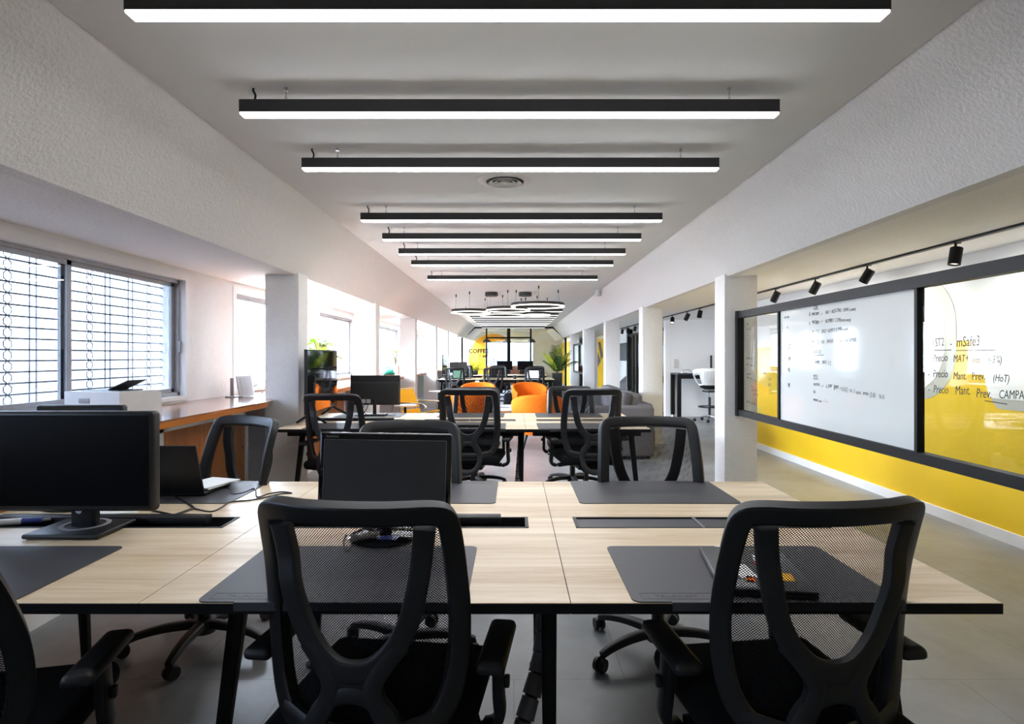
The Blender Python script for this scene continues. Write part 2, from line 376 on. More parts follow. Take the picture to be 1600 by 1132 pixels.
# ------------------------------------------------------------------ windows of the left wall
for i, (a, c, mid) in enumerate(WINS):
    root = bpy.data.objects.new('window_%d' % (i + 1), None); COL.objects.link(root); root.location = (XL, (a + c) / 2, WZ0); tag(root, kind='structure')
    W = (c - a) / 2; m0 = mid - (a + c) / 2; Hh = WZ1 - WZ0
    t = MB()                                            # white casing in the reveal
    for s in (-1, 1): t.bb(-.105, .012, s * (W - .012), s * (W + .05), .004, Hh - .012)
    t.bb(-.105, .012, -W - .05, W + .05, Hh - .012, Hh + .05); t.bb(-.105, .02, -W - .05, W + .05, -.03, .004)
    t.build('casing', white_t, root)
    f = MB(); fw = .035
    for y in (-W + fw / 2, W - fw / 2): f.box((-.07, y, Hh / 2), (.06, fw, Hh))
    for z in (fw / 2, Hh - fw / 2 - .005): f.box((-.07, 0, z), (.06, 2 * W, fw))
    f.build('aluminium_frame', alu, root)
    sa = MB()
    for y0, y1, xo in ((-W + fw, m0 + .03, -.06), (m0 - .03, W - fw, -.085)):
        for y in (y0 + .02, y1 - .02): sa.box((xo, y, Hh / 2), (.02, .04, Hh - 2 * fw))
        for z in (fw + .015, Hh - fw - .02): sa.box((xo, (y0 + y1) / 2, z), (.02, y1 - y0, .03))
    sa.build('sliding_sash', alu, root)
    for y0, y1, xo in ((-W + fw, m0, -.062), (m0, W - fw, -.087)):
        MB().bb(xo - .002, xo + .002, y0, y1, fw, Hh - fw).build('pane', hazy_glass if i in (0, 6) else win_glass, root)
    if i in (0, 6):
        g = MB()
        k = 0; z = .04
        while z < Hh:
            g.bb(-.205, -.197, -W, W, z - .0048, z + .0048); z += .068
        y = -W + .12; n = 0
        while y < W - .05:
            if n % 3 == 1:
                hz = .068
                zz = .04
                while zz < Hh - .06:
                    pts = [(-.2, y, zz), (-.2, y - .028, zz + .02), (-.2, y - .028, zz + .048), (-.2, y, zz + .068)]
                    for sgn in (1, -1):
                        q = [(px, y + sgn * (py - y), pz) for px, py, pz in pts]
                        g.tube(q, .0035, 4, 0)
                    zz += .068
                y += .16
            else:
                g.bb(-.205, -.197, y - .0025, y + .0025, 0, Hh); g.bb(-.205, -.197, y + .05, y + .055, 0, Hh)
                y += .26
            n += 1
        g.build('security_grille', steel, root, smooth=False)
    if i == 0:
        MB().rbox((-.03, W - .03, .42), (.02, .02, .1), .005).build('window_latch', alu, root)

# ------------------------------------------------------------------ glass partition and coffee room at the far end
HF = 2.02
gp = bpy.data.objects.new('partition_glass_wall', None); COL.objects.link(gp); gp.location = (0, YG, 0); tag(gp, kind='structure')
b = MB(); t = .075
poly = [(-2.1, 0), (-2.1, ZS - .02), (-XC - .03, ZC - .03), (XC + .03, ZC - .03), (2.1, ZS - .02), (2.1, 0)]
for (x0, z0), (x1, z1) in zip(poly[:-1], poly[1:]):
    d = Vector((x1 - x0, 0, z1 - z0)); l = d.length; ang = math.atan2(d.z, d.x)
    b.box((0, 0, 0), (l + t * .8, .1, t), Matrix.Translation(((x0 + x1) / 2, 0, (z0 + z1) / 2)) @ Matrix.Rotation(-ang, 4, 'Y'))
b.bb(-2.1, 2.1, -.05, .05, 0, .05)
b.build('outline_frame', blk_met, gp)
b = MB()
for x in (-1.11, .68): b.bb(x - .03, x + .03, -.04, .04, 0, ZC)
b.bb(-.275, -.145, -.04, .04, 0, ZC); b.bb(-1.11, .68, -.04, .04, 2.06, 2.12)
b.build('mullion_bars', blk_met, gp)
b = MB(); b.add([(x, 0, z) for x, z in poly], [tuple(range(6))]); b.build('glass_sheet', dimming_glass, gp)
b = MB()
for x in (-.92, -.82): b.cyl((x, -.08, .8), (x, -.08, 1.35), .015)
b.build('door_pull', chrome, gp)
# end wall with its window
b = MB(); wx0, wx1, wz0, wz1 = -1.35, .95, .88, 2.02
b.bb(-3.1, wx0, YE, YE + .15, 0, 2.7); b.bb(wx1, 3.6, YE, YE + .15, 0, 2.7); b.bb(wx0, wx1, YE, YE + .15, 0, wz0); b.bb(wx0, wx1, YE, YE + .15, wz1, 2.7)
struct('wall_end', b, white_p)
root = bpy.data.objects.new('window_8', None); COL.objects.link(root); root.location = (0, YE, 0); tag(root, kind='structure')
f = MB()
for x in (wx0, -.2, wx1): f.bb(x - .03, x + .03, -.02, .05, wz0, wz1)
for z in (wz0, wz1): f.bb(wx0, wx1, -.02, .05, z - .03, z + .03)
f.build('window_frame', white_t, root)
f = MB()
for k in range(12): f.bb(wx0, wx1, .1, .108, wz0 + .08 * k + .06, wz0 + .08 * k + .072)
f.build('security_grille', steel, root)
MB().bb(wx0, wx1, .02, .024, wz0, wz1).build('pane', hazy2, root)
b = MB(); P = [(-1.0 + 1.2 * math.cos(R(a)), 1.23 + 1.2 * math.sin(R(a))) for a in range(0, 360, 8)]
b.prism(P, .006, 'y', YE - .012)
# keep the circle clear of the window opening
bm_poly = MB()
def clip(P, f):
    out = []
    for i in range(len(P)):
        a, c = P[i], P[(i + 1) % len(P)]
        fa, fc = f(a), f(c)
        if fa >= 0: out.append(a)
        if (fa >= 0) != (fc >= 0):
            t = fa / (fa - fc); out.append((a[0] + (c[0] - a[0]) * t, a[1] + (c[1] - a[1]) * t))
    return out
left = clip(P, lambda q: wx0 - .03 - q[0]); rest = clip(P, lambda q: q[0] - (wx0 - .03))
bm_poly.prism(left, .006, 'y', YE - .012); bm_poly.prism(clip(rest, lambda q: q[1] - wz1 - .03), .006, 'y', YE - .012); bm_poly.prism(clip(rest, lambda q: wz0 - .03 - q[1]), .006, 'y', YE - .012)
struct('wall_end_yellow_circle', bm_poly, M('amber_wall_paint', 'e8a90a', .6))
b = MB(); up = Matrix.Rotation(R(90), 4, 'X')
b.text('COFFEE', .235, Matrix.Translation((-1.84, YG - .012, 1.47)) @ up, .003, off=.009); 
struct('partition_lettering', b, blk_met)
b = MB(); b.text('TIME', .2, Matrix.Translation((-1.44, YG - .012, 1.27)) @ up, .004, off=.004)
struct('partition_lettering_grey', b, M('faint_amber_lettering', '8a6a2a', .6))
struct('wall_coffee_left_paint', MB().bb(XL + .001, XL + .012, YG + .3, YE, .1, 1.95), yellow_p)
struct('wall_coffee_right_paint', MB().bb(2.28, 2.3, YG + .3, YE, .1, 1.95), yellow_p)
struct('wall_coffee_right', MB().bb(2.3, 2.4, YG + .3, YE, 0, ZS + .1), white_p)
tag(MB().rbox((.05, YE - .35, .42), (2.0, .5, .84), .02).build('brick_bench', brick_m), 'brown brick bench below the window of the coffee room', 'bench')
pend = None
for x, lab in ((-1.2, 'black dome pendant over coffee room, in front of the yellow circle'), (-.3, 'black dome pendant over coffee room, at the central mullion'), (.78, 'black dome pendant over coffee room, beside the plain white wall')):
    if pend is None:
        pend = thing('dome_pendant', (x, 26.0, 1.95), lab, 'pendant lamp', 'dome pendants in the coffee room')
        MB().lathe([(.0, .16), (.06, .155), (.13, .11), (.17, .04), (.18, 0), (.17, 0), (.12, .09), (.05, .14), (0, .145)], 24).build('lamp_shade', lamp_blk, pend)
        MB().lathe([(0, .01), (.16, .01), (.16, .004), (0, .004)], 24).build('diffuser', pend_e, pend)
        MB().cyl((0, 0, .15), (0, 0, ZC - 1.95), .006, n=6).build('cord', blk, pend)
    else: dup(pend, (x, 26.0, 1.95), 0, lab)

# ------------------------------------------------------------------ glass office and its black frames (right, beyond the bay)
go = bpy.data.objects.new('partition_meeting_room', None); COL.objects.link(go); go.location = (3.42, 13.25, 0); tag(go, kind='structure')
b = MB()
for y in (0, .45, 1.35, 2.6, 3.1, 3.55, 4.3): b.bb(-.035, .035, y - .035, y + .035, 0, 1.98)
b.bb(-.035, .035, 0, 4.3, 1.93, 1.99); b.bb(-.035, .035, 0, 4.3, 0, .06)
b.build('black_frame', blk_met, go)
MB().bb(-.005, .005, 0, 4.3, .06, 1.93).build('glass_sheet', part_glass, go)
MB().bb(-.05, .05, -.16, .0, 0, 2.16).build('white_post', white_t, go)
t = thing('meeting_counter', (4.2, 14.2, 0), 'dark worktop with pale base inside the glass meeting room', 'counter')
MB().bb(-.7, .7, -.3, .3, .72, .86).build('worktop', blk_met, t); MB().bb(-.65, .65, -.28, .28, 0, .72).build('cupboard_base', M('beige_laminate', 'b5aa98', .5), t)

# ------------------------------------------------------------------ lamps
def linear_lamp(y, label, w_=2.38, em=None):
    t = thing('linear_pendant', (-.02, y, 2.40), label, 'ceiling lamp', 'black linear pendants in a row along the ceiling')
    hw = w_ / 2
    b = MB(); b.bb(-hw, hw, 0, .055, .016, .072); b.build('housing', lamp_blk, t, smooth=False)
    b = MB(); b.bb(-hw + .003, hw - .003, .002, .053, .008, .0155); b.build('diffuser', em or diff_e, t, smooth=False)
    for s in (-1, 1):
        x = -.008 + s * .985
        c = MB().cyl((x, .027, .07), (x, .027, .137), .0035, n=8); c.cyl((x, .027, .072), (x, .027, .095), .006, n=8); c.cyl((x, .027, .12), (x, .027, .137), .009, n=8)
        c.build('suspension_cable', chrome, t)
    MB().tube([(-1.135, .027, .07), (-1.13, .03, .1), (-1.142, .035, .125), (-1.14, .035, .137)], .005, 8).build('power_cable', blk, t)
    return t
ordn = ['first', 'second', 'third', 'fourth', 'fifth', 'sixth', 'seventh', 'eighth']
lamp0 = None
for i, y in enumerate((1.825, 2.59, 3.353, 4.639, 5.406, 6.168, 6.93, 8.23)):
    lab = ['black linear pendant cut off by the top of the picture', 'second black linear pendant from the viewer, in front of the third', 'black linear pendant just before the round ceiling diffuser',
           'black linear pendant just behind the round ceiling diffuser', 'second black linear pendant behind the round ceiling diffuser', 'third black linear pendant behind the round ceiling diffuser',
           'fourth black linear pendant behind the round ceiling diffuser', 'last black linear pendant before the ring pendants'][i]
    if lamp0 is None: lamp0 = linear_lamp(y, lab)
    else: dup(lamp0, (-.02, y, 2.40), 0, lab)
ords = ['first', 'second', 'third', 'fourth', 'fifth', 'sixth', 'seventh', 'eighth', 'ninth']
for i, y in enumerate((14.1, 15.4, 16.2, 17.0, 17.9, 18.9, 19.7, 20.5, 22.2)):
    lab = 'black linear pendant over the far desks, %s beyond the ring pendants' % ords[i]
    if i == 0: lamp1 = linear_lamp(y, lab, em=weak_e)
    else: dup(lamp1, (-.02, y, 2.40), 0, lab)
def ring(x, y, z, r, label):
    t = thing('ring_pendant', (x, y, z), label, 'ceiling lamp', 'ring pendants over the lounge')
    MB().lathe([(r, 0.012), (r, .06), (r - .018, .06), (r - .018, .012), (r, .012)], 56).build('ring_housing', lamp_blk, t)
    MB().lathe([(r + .004, -.004), (r + .004, .012), (r - .024, .012), (r - .024, -.004), (r + .004, -.004)], 56).build('diffuser', ring_e, t)
    for k in range(3):
        a = R(30 + 120 * k); px, py = (r - .01) * math.cos(a), (r - .01) * math.sin(a)
        c = MB().cyl((px, py, .05), (px * .95, py * .95, ZC - z), .0022, n=6); c.cyl((px * .95, py * .95, ZC - z - .05), (px * .95, py * .95, ZC - z), .012, n=10)
        c.build('suspension_wire', blk, t)
ring(.42, 10.4, 2.215, .47, 'largest ring pendant, hung highest over the lounge beside the sensor')
ring(-.11, 11.0, 2.19, .41, 'ring pendant hung in the middle of the five rings')
ring(-.22, 11.9, 2.16, .46, 'wide ring pendant hung lowest, in front of the far linear pendants')
ring(-.82, 11.2, 2.165, .37, 'ring pendant at the window side of the five rings')
ring(.46, 11.9, 2.165, .28, 'smallest ring pendant, beneath the largest ring')
for x, lab in ((-.42, 'black round ceiling canopy above the ring pendants, window side'), (.21, 'black round ceiling canopy above the ring pendants, whiteboard side')):
    t = thing('lamp_canopy', (x, 11.0, ZC - .075), lab, 'lamp canopy', 'ceiling canopies of the ring pendants')
    MB().lathe([(0, 0), (.118, 0), (.12, .004), (.12, .075), (0, .075)], 32).build('canopy_drum', lamp_blk, t)
    MB().tube([(.1, 0, .0), (.16, .02, .03), (.2, .02, .07)], .006).build('feed_cable', white_pl, t)
# round diffuser
t = thing('ceiling_diffuser', (-.06, 4.0, ZC), 'round white air diffuser in the ceiling between two linear pendants', 'air vent')
MB().lathe([(.13, -.012), (.165, -.012), (.185, -.002), (.185, 0), (.13, 0), (.13, -.012)], 48).build('outer_ring', M('vent_white', 'cfcdc8', .5), t)
MB().lathe([(0, -.001), (.132, -.001)], 40).build('dark_throat', M('vent_throat', '3a3a3a', .8), t)
for r0 in (.112, .078, .045):
    MB().lathe([(r0, -.02), (r0 - .022, -.004), (r0 - .026, -.004), (r0 - .004, -.022), (r0, -.02)], 40).build('cone_ring', MATS['vent_white'], t)
MB().lathe([(0, -.024), (.022, -.022), (.026, -.014), (0, -.01)], 24).build('centre_disc', MATS['vent_white'], t)
t = thing('ceiling_sensor', (1.52, 10.6, ZC), 'small white cylindrical sensor at the right ceiling edge', 'sensor')
MB().lathe([(0, -.11), (.05, -.11), (.06, -.1), (.06, 0), (0, 0)], 20).build('sensor_body', white_pl, t)
t = thing('wall_socket', (3.6, 13.08, 1.18), 'white double socket plate on the bay wall above high table', 'socket')
MB().rbox((0, .005, 0), (.1, .015, .2), .004).build('socket_plate', M('socket_grey', 'c8c8c6', .5), t)
# track with spots
t = thing('lighting_track', (3.0, 6, 2.11), 'long black lighting track under the sloping side ceiling', 'lighting track')
MB().bb(-.018, .018, -7.5, 10.6, 0, .035).build('rail', blk_met, t)
MB().bb(-.008, .008, -7.5, 10.6, .033, .045).build('ceiling_spacer', blk_met, t)
sp0 = None
for y, rz, lab in ((4.0, 10, 'black track spotlight above the right glass pane'), (5.0, -55, 'black track spotlight above the white glass panel'), (5.86, -60, 'black track spotlight above the narrow end pane divider'),
                   (6.75, -65, 'black track spotlight nearest above the column by the board'), (9.5, 0, 'black track spotlight over the white bar stool'), (10.2, -60, 'tilted black track spotlight over the high bay table'), (11.15, 70, 'black track spotlight beside the second column'),
                   (14.6, 0, 'black track spotlight before the glass office, nearest of three'), (15.5, 20, 'black track spotlight before the glass office, middle of three'), (16.3, 0, 'black track spotlight before the glass office, last of three')):
    s = thing('track_spotlight', (3.0, y, 2.11), lab, 'spotlight', 'spotlights on the black track', rz)
    if sp0 is None: pass
    st = MB().cyl((0, 0, 0), (0, 0, -.05), .008, n=8); st.bb(-.03, .03, -.015, .015, -.004, .004); st.build('bracket', blk_met, s)
    tilt = R(18) if rz not in (0, 10, 20) else R(6)
    hd = MB().lathe([(0, .055), (.034, .055), (.038, .05), (.038, -.065), (.033, -.065), (.03, -.05), (0, -.05)], 20)
    ho = hd.build('spot_head', blk_met, s, loc=(0, 0, -.085), rot=(0, tilt * 1.8, 0))
    ln = MB().lathe([(0, -.051), (.029, -.051), (.029, -.053), (0, -.053)], 20).build('lens', pend_e, ho)
    sl = bpy.data.lights.new('spot_beam', 'SPOT'); sl.energy = SPOT * (1.0 if y > 9 else 1); sl.spot_size = R(150); sl.spot_blend = 1; sl.shadow_soft_size = .03; sl.color = (1, .96, .9)
    so_ = bpy.data.objects.new('spot_beam', sl); COL.objects.link(so_); so_.parent = s; so_.location = (.03, 0, -.16)
    so_.rotation_euler = Euler((0, R(-35), 0)); so_.rotation_euler = (Matrix.Rotation(R(-rz) + (R(60) if 9 < y < 12 else 0), 3, 'Z') @ Euler((0, R(-38), 0)).to_matrix()).to_euler()

# ------------------------------------------------------------------ desks
desk_group = 'benches of oak topped desks in rows'
def desk(x0, x1, yf, yb, label, tray='closed', legs=(), tray_in=(.08, .08)):
    t = thing('office_desk', ((x0 + x1) / 2, (yf + yb) / 2, 0), label, 'desk', desk_group)
    hx = (x1 - x0) / 2 - .0012; hy = (yb - yf) / 2; z0, z1 = .716, .74
    a, c = -hx + tray_in[0], hx - tray_in[1]; ty = .068
    top = MB(); top.bb(-hx, hx, -hy, -ty, z0, z1); top.bb(-hx, hx, ty, hy, z0, z1); top.bb(-hx, a, -ty, ty, z0, z1); top.bb(c, hx, -ty, ty, z0, z1)
    top.build('desk_top', oak, t, smooth=False)
    e = MB()
    for s in (-1, 1):
        e.bb(-hx, hx, s * hy, s * (hy + .002), z0 - .002, z1 - .0015); e.bb(s * hx, s * (hx + .0009), -hy, hy, z0 - .002, z1 - .0015)
    e.build('edge_band', blk_met, t, smooth=False)
    fr = MB(); fr.bb(-hx + .06, hx - .06, -hy + .1, -hy + .15, .67, z0); fr.bb(-hx + .06, hx - .06, hy - .15, hy - .1, .67, z0); fr.build('under_frame', blk_met, t)
    tr = MB(); tz = z1 + .002
    tr.bb(a, c, -ty, -ty + .008, .66, tz); tr.bb(a, c, ty - .008, ty, .66, tz); tr.bb(a, a + .012, -ty, ty, .66, tz); tr.bb(c - .012, c, -ty, ty, .66, tz); tr.bb(a, c, -ty, ty, .65, .655)
    tro = tr.build('cable_tray', blk_soft, t)
    if tray == 'closed':
        m_ = (a + c) / 2
        for u0, u1 in ((a + .014, m_ - .006), (m_ + .006, c - .014)):
            MB().bb(u0, u1, -ty + .012, ty - .012, z1 - .008, z1 - .003).build('tray_flap', mat_m, tro)
        MB().bb(m_ - .005, m_ + .005, -ty, ty, z1 - .01, z1 + .003).build('tray_divider', steel, tro)
    else:
        MB().sweep([(a + .02, .035, z1 + .004), (c - .1, .035, z1 + .004)], .05, .03, (0, 0, 1)).build('tray_lid', blk_soft, tro)
        pw = MB(); pw.rbox((0, -.01, .675), ((c - a) * .6, .05, .035), .006); pw.build('power_strip', blk, tro)
    for lx, sx in legs:
        for s in (-1, 1):
            l = MB(); l.sweep([(lx, s * (hy - .33), .70), (lx + sx * .06, s * (hy - .26), .012)], lambda u: .052 - .018 * u, lambda u: .04 - .012 * u, (0, 1, 0), pw=.45)
            lo = l.build('leg', blk_met, t)
            MB().lathe([(0, 0), (.035, 0), (.035, .006), (.012, .014), (0, .014)], 20, (lx + sx * .06, s * (hy - .26), 0)).build('foot', blk_met, lo)
    return t
T1 = (1.43, 2.816); T2 = (4.84, 6.2); T3 = (15.0, 16.4); T4 = (18.2, 19.6)
desk(-1.962, -.912, *T1, 'front row oak desk under the big black monitor beside window counter', 'open', ((-.40, -.3),), (.06, .105))
desk(-.912, .138, *T1, 'front row oak desk carrying the tilted glossy monitor', 'open', ((-.42, -1), (.49, 0)), (.087, .085))
desk(.138, 1.188, *T1, 'front row oak desk with closed laptop and sticker, nearest the whiteboard', 'closed', ((.41, 1),), (.078, .078))
desk(-1.962, -.932, *T2, 'second row oak desk carrying the television', 'open', ((-.40, -1),), (.06, .1))
desk(-.932, .098, *T2, 'second row oak desk in the middle of its bench', 'closed', ((.48, 0),), (.08, .08))
desk(.098, 1.128, *T2, 'second row oak desk at the sofa end of its bench', 'closed', ((.41, 1),), (.11, .06))
desk(-1.98, -.95, *T3, 'desk beyond the lounge below the second television', 'open', ((-.40, -1),))
desk(-.95, .07, *T3, 'desk beyond the lounge in the middle of its bench', 'closed', ((.48, 0),))
desk(.07, 1.05, *T3, 'desk beyond the lounge at the palm end of its bench', 'closed', ((.40, 1),))
desk(-1.98, -.95, *T4, 'rearmost desk before the coffee room at its window end', 'closed', ((-.40, -1),))
desk(-.95, .07, *T4, 'rearmost desk before the coffee room in the middle', 'closed', ((.48, 0),))
desk(.07, 1.05, *T4, 'rearmost desk before the coffee room at its palm end', 'closed', ((.40, 1),))

spine_m = M('cable_spine_grey', '6a6a70', .5)
def spine(x, y, label, bend=-.13):
    t = thing('cable_spine', (x, y, 0), label, 'cable spine', 'spiral cable spines under the desk seams')
    P = catmull([(.02, .25, .66), (.015, .22, .58), (0, .12, .42), (bend * .5, .02, .24), (bend, -.02, .03)], 8)
    L_ = len(P); seg = 14
    body = MB()
    for k in range(seg):
        i0 = k * (L_ - 1) / seg; i1 = (k + .9) * (L_ - 1) / seg
        def at(q):
            i = min(int(q), L_ - 2); return P[i].lerp(P[i + 1], q - i)
        body.cyl(at(i0), at(i1), .026, .0285, 18)
    body.build('spiral_sleeve', spine_m, t)
    MB().tube([tuple(q) for q in P[::4]], .02, 8).build('inner_cable', blk, t)
    MB().lathe([(0, 0), (.06, 0), (.062, .012), (.045, .03), (.032, .075), (0, .075)], 24, (bend, -.02, 0)).build('weighted_foot', spine_m, t)
spine(.085, 1.70, 'black spiral cable spine hanging under the nearest desk seam')
spine(.05, 5.1, 'black spiral cable spine hanging under the second row seam', -.03)

# desk mats
mat0 = None
def deskmat(x0, yf, label, front=True, w_=.66, d_=.42):
    global mat0
    if mat0 is None:
        t = thing('desk_mat', (0, 0, 0), label, 'desk mat', 'dark grey desk mats')
        P = rr(-.33, .33, 0, .42, .022, 5)
        MB().prism(P, .003, 'z', 0).build('mat_sheet', mat_m, t)
        b = MB(); b.bb(-.235, .33, -.006, .006, -.018, .003); b.build('edge_lip', mat_m, t)
        b = MB(); b.text('TRUPOINT', .022, Matrix.Translation((-.27, .024, .0028)), .0005)
        for (u0, u1, v0, v1) in ((-.305, -.095, .014, .0155), (-.305, -.095, .05, .0515), (-.305, -.3035, .014, .0515), (-.0965, -.095, .014, .0515)): b.bb(u0, u1, v0, v1, .0025, .0034)
        b.build('embossed_lettering', mat_em, t)
        mat0 = t; r = t
    else: r = dup(mat0, None, 0, label)
    cx = x0 + .33
    r.location = (cx, yf, .74)
    if not front: r.rotation_euler = (0, 0, R(180))
    return r
deskmat(.29, 1.432, 'dark desk mat under the closed laptop with yellow sticker')
deskmat(-.775, 1.432, 'dark desk mat behind the mesh chair, under the tilted monitor')
deskmat(-1.882, 1.432, 'dark desk mat in front of the big black monitor')
deskmat(.268, 2.812, 'empty dark desk mat across from the closed laptop', False)
deskmat(-.735, 2.812, 'dark desk mat half hidden behind the tilted glossy monitor', False)
deskmat(-1.82, 2.812, 'dark desk mat under the open black laptop', False)
deskmat(-1.75, 4.842, 'second row desk mat in front of the television')
deskmat(-.73, 4.842, 'second row desk mat under the flat black laptop')
deskmat(.2, 4.842, 'second row desk mat at the chair before the sofa')
deskmat(-1.78, 6.195, 'second row desk mat under the rear facing monitor', False)
deskmat(-.76, 6.195, 'second row desk mat on the lounge side, middle desk', False)
deskmat(.22, 6.195, 'second row desk mat on the lounge side, sofa desk', False)

# ------------------------------------------------------------------ mesh office chair
def bs(u, z, off=0): return Vector((u, -.2 - .55 * (z - .66) ** 2 + 1.25 * u * u - off, z))
HALF = [(0, 1.036), (.10, 1.035), (.18, 1.033), (.209, 1.019), (.217, .975), (.222, .88), (.226, .78), (.222, .68), (.207, .595), (.18, .54), (.14, .512), (.07, .5)]
def bound(z):
    pts = HALF[2:]
    for (u0, z0), (u1, z1) in zip(pts[:-1], pts[1:]):
        if z1 <= z <= z0: return u0 + (u1 - u0) * (z0 - z) / max(1e-6, z0 - z1)
    return .17 if z > 1 else .07
chair_parts_up = ('seat', 'back_frame', 'mesh_panel', 'back_support', 'tilt_mechanism', 'armrest')
def make_chair():
    t = thing('office_chair', (0, 0, 0), 'x', 'chair', 'black mesh office chairs')
    MB().rbox((0, .02, .475), (.50, .48, .075), .034, 4).build('seat', blk_fab, t)
    loop = HALF + [(-u, z) for u, z in HALF[::-1][:-1]]
    loop = loop[:len(HALF)] + [(0, .497)] + loop[len(HALF):]
    P = catmull([bs(u, z) for u, z in loop], 4, True)
    b = MB(); b.sweep(P, .05, .034, lambda q: (-2.5 * q.x, 1, 1.1 * (q.z - .66)), True, 14, .3)
    for u, z in ((.0, 1.015), (.15, 1.012), (-.15, 1.012), (.213, .9), (-.213, .9), (.218, .72), (-.218, .72)):
        c = bs(u, z, .014); b.cyl(c, c + Vector((0, -.003, 0)), .005, n=8)
    b.build('back_frame', blk, t)
    b = MB(); nz, nu = 18, 12; vs = []
    for i in range(nz + 1):
        z = .512 + (1.018 - .512) * i / nz; bu = bound(min(max(z, .505), 1.0)) - .005
        for j in range(nu + 1): vs.append(bs(bu * (2 * j / nu - 1), z, -.012))
    b.add(vs, [(i * (nu + 1) + j, i * (nu + 1) + j + 1, (i + 1) * (nu + 1) + j + 1, (i + 1) * (nu + 1) + j) for i in range(nz) for j in range(nu)])
    b.build('mesh_panel', meshf, t, ang=180)
    b = MB(); nm = lambda q: (-1.2 * q.x, 1, 1.1 * (q.z - .66))
    U = [(.168, 1.0), (.158, .93), (.148, .86), (.128, .785), (.095, .722), (.05, .68), (0, .668)]
    off = lambda z: .036 * min(1, max(.3, (1.0 - z) / .14))
    b.sweep(catmull([bs(u, z, off(z)) for u, z in U] + [bs(-u, z, off(z)) for u, z in U[::-1][1:]], 5), .05, .026, nm, False, 14, .35)
    O = [(.1 * math.sin(a) * (1.0), .505 + .115 * math.cos(a)) for a in [2 * math.pi * k / 14 for k in range(14)]]
    b.sweep(catmull([bs(u, z, .034) for u, z in O], 4, True), .04, .03, nm, True, 12, .5)
    for s in (-1, 1):
        b.sweep(catmull([bs(s * .108, .73, .036), bs(s * .075, .69, .037), bs(s * .05, .645, .038), bs(s * .058, .60, .037), bs(s * .09, .54, .034)], 5), .045, .028, nm, False, 12, .5)
    b.sweep([bs(-.05, .645, .037), bs(.05, .645, .037)], .075, .024, nm)
    b.sweep(catmull([bs(-.19, .545, .01), bs(-.1, .53, .022), bs(0, .525, .026), bs(.1, .53, .022), bs(.19, .545, .01)], 4), .035, .02, nm)
    b.sweep(catmull([(0, -.25, .40), (0, -.22, .385), (0, -.1, .39)], 4), .15, .03, (0, 0, 1))
    b.build('back_support', blk_soft, t)
    b = MB(); b.rbox((0, .0, .41), (.2, .26, .05), .012); b.tube([(.12, .05, .4), (.2, .06, .395), (.26, .06, .385)], .007); b.build('tilt_mechanism', blk, t)
    for s in (-1, 1):
        r = bpy.data.objects.new('armrest', None); COL.objects.link(r); r.parent = t; r.location = (s * .295, 0, 0)
        MB().rbox((0, -.005, .635), (.075, .26, .032), .015, 3, top=(.92, .96)).build('arm_pad', blk_soft, r)
        b = MB(); b.sweep(catmull([(-s * .15, .03, .415), (-s * .04, .03, .405), (0, .03, .43), (0, .02, .50), (0, .005, .63)], 5), .055, .03, (1, 0, .01) if True else None, False, 12, .5)
        b.rbox((s * .022, .02, .53), (.014, .02, .03), .004); b.build('arm_post', blk, r)
    b = MB(); b.cyl((0, 0, .08), (0, 0, .25), .028, n=20); b.cyl((0, 0, .24), (0, 0, .40), .019, n=16); b.build('gas_lift', blk, t)
    base = MB(); base.lathe([(0, .06), (.05, .06), (.055, .08), (.05, .12), (0, .125)], 24)
    for k in range(5):
        a = R(90 + 72 * k); d = Vector((math.cos(a), math.sin(a), 0))
        base.sweep(catmull([d * .03 + Vector((0, 0, .1)), d * .16 + Vector((0, 0, .1)), d * .26 + Vector((0, 0, .085)), d * .315 + Vector((0, 0, .066))], 4), lambda u: .05 - .02 * u, lambda u: .04 - .012 * u, (0, 0, 1), pw=.55)
    bo = base.build('star_base', blk_soft, t)
    for k in range(5):
        a = R(90 + 72 * k); d = Vector((math.cos(a), math.sin(a), 0)); q = a + 1.1 + k
        ax = Vector((math.cos(q), math.sin(q), 0)); c = d * .315 + Vector((-ax.y, ax.x, 0)) * .012; c.z = .0305
        cs = MB()
        for s in (-1, 1): cs.cyl(c + ax * s * .008, c + ax * s * .024, .0305, .027, 18)
        cs.cyl(c - ax * .01, c + ax * .01, .018, n=12); cs.cyl(d * .315 + Vector((0, 0, .02)), d * .315 + Vector((0, 0, .066)), .009, n=8)
        cs.build('castor', blk, bo)
    return t
chair0 = make_chair(); first_chair = [True]
def chair(x, y, rz, label, dz=0, base=0, recline=0):
    if first_chair[0]: c = chair0; first_chair[0] = False; c['label'] = label; c.location = (x, y, 0); c.rotation_euler = (0, 0, R(rz))
    else: c = dup(chair0, (x, y, 0), rz, label)
    for ch in c.children:
        n = ch.name.split('.')[0]
        if n in chair_parts_up: ch.location.z = dz
        if recline and n in ('back_frame', 'mesh_panel', 'back_support'):
            pv = Vector((0, -.2, .45)); ch.rotation_euler = (R(recline), 0, 0)
            ch.location = pv - Matrix.Rotation(R(recline), 3, 'X') @ pv + Vector((0, 0, dz))
        if n == 'star_base': ch.rotation_euler = (0, 0, R(base))
    return c
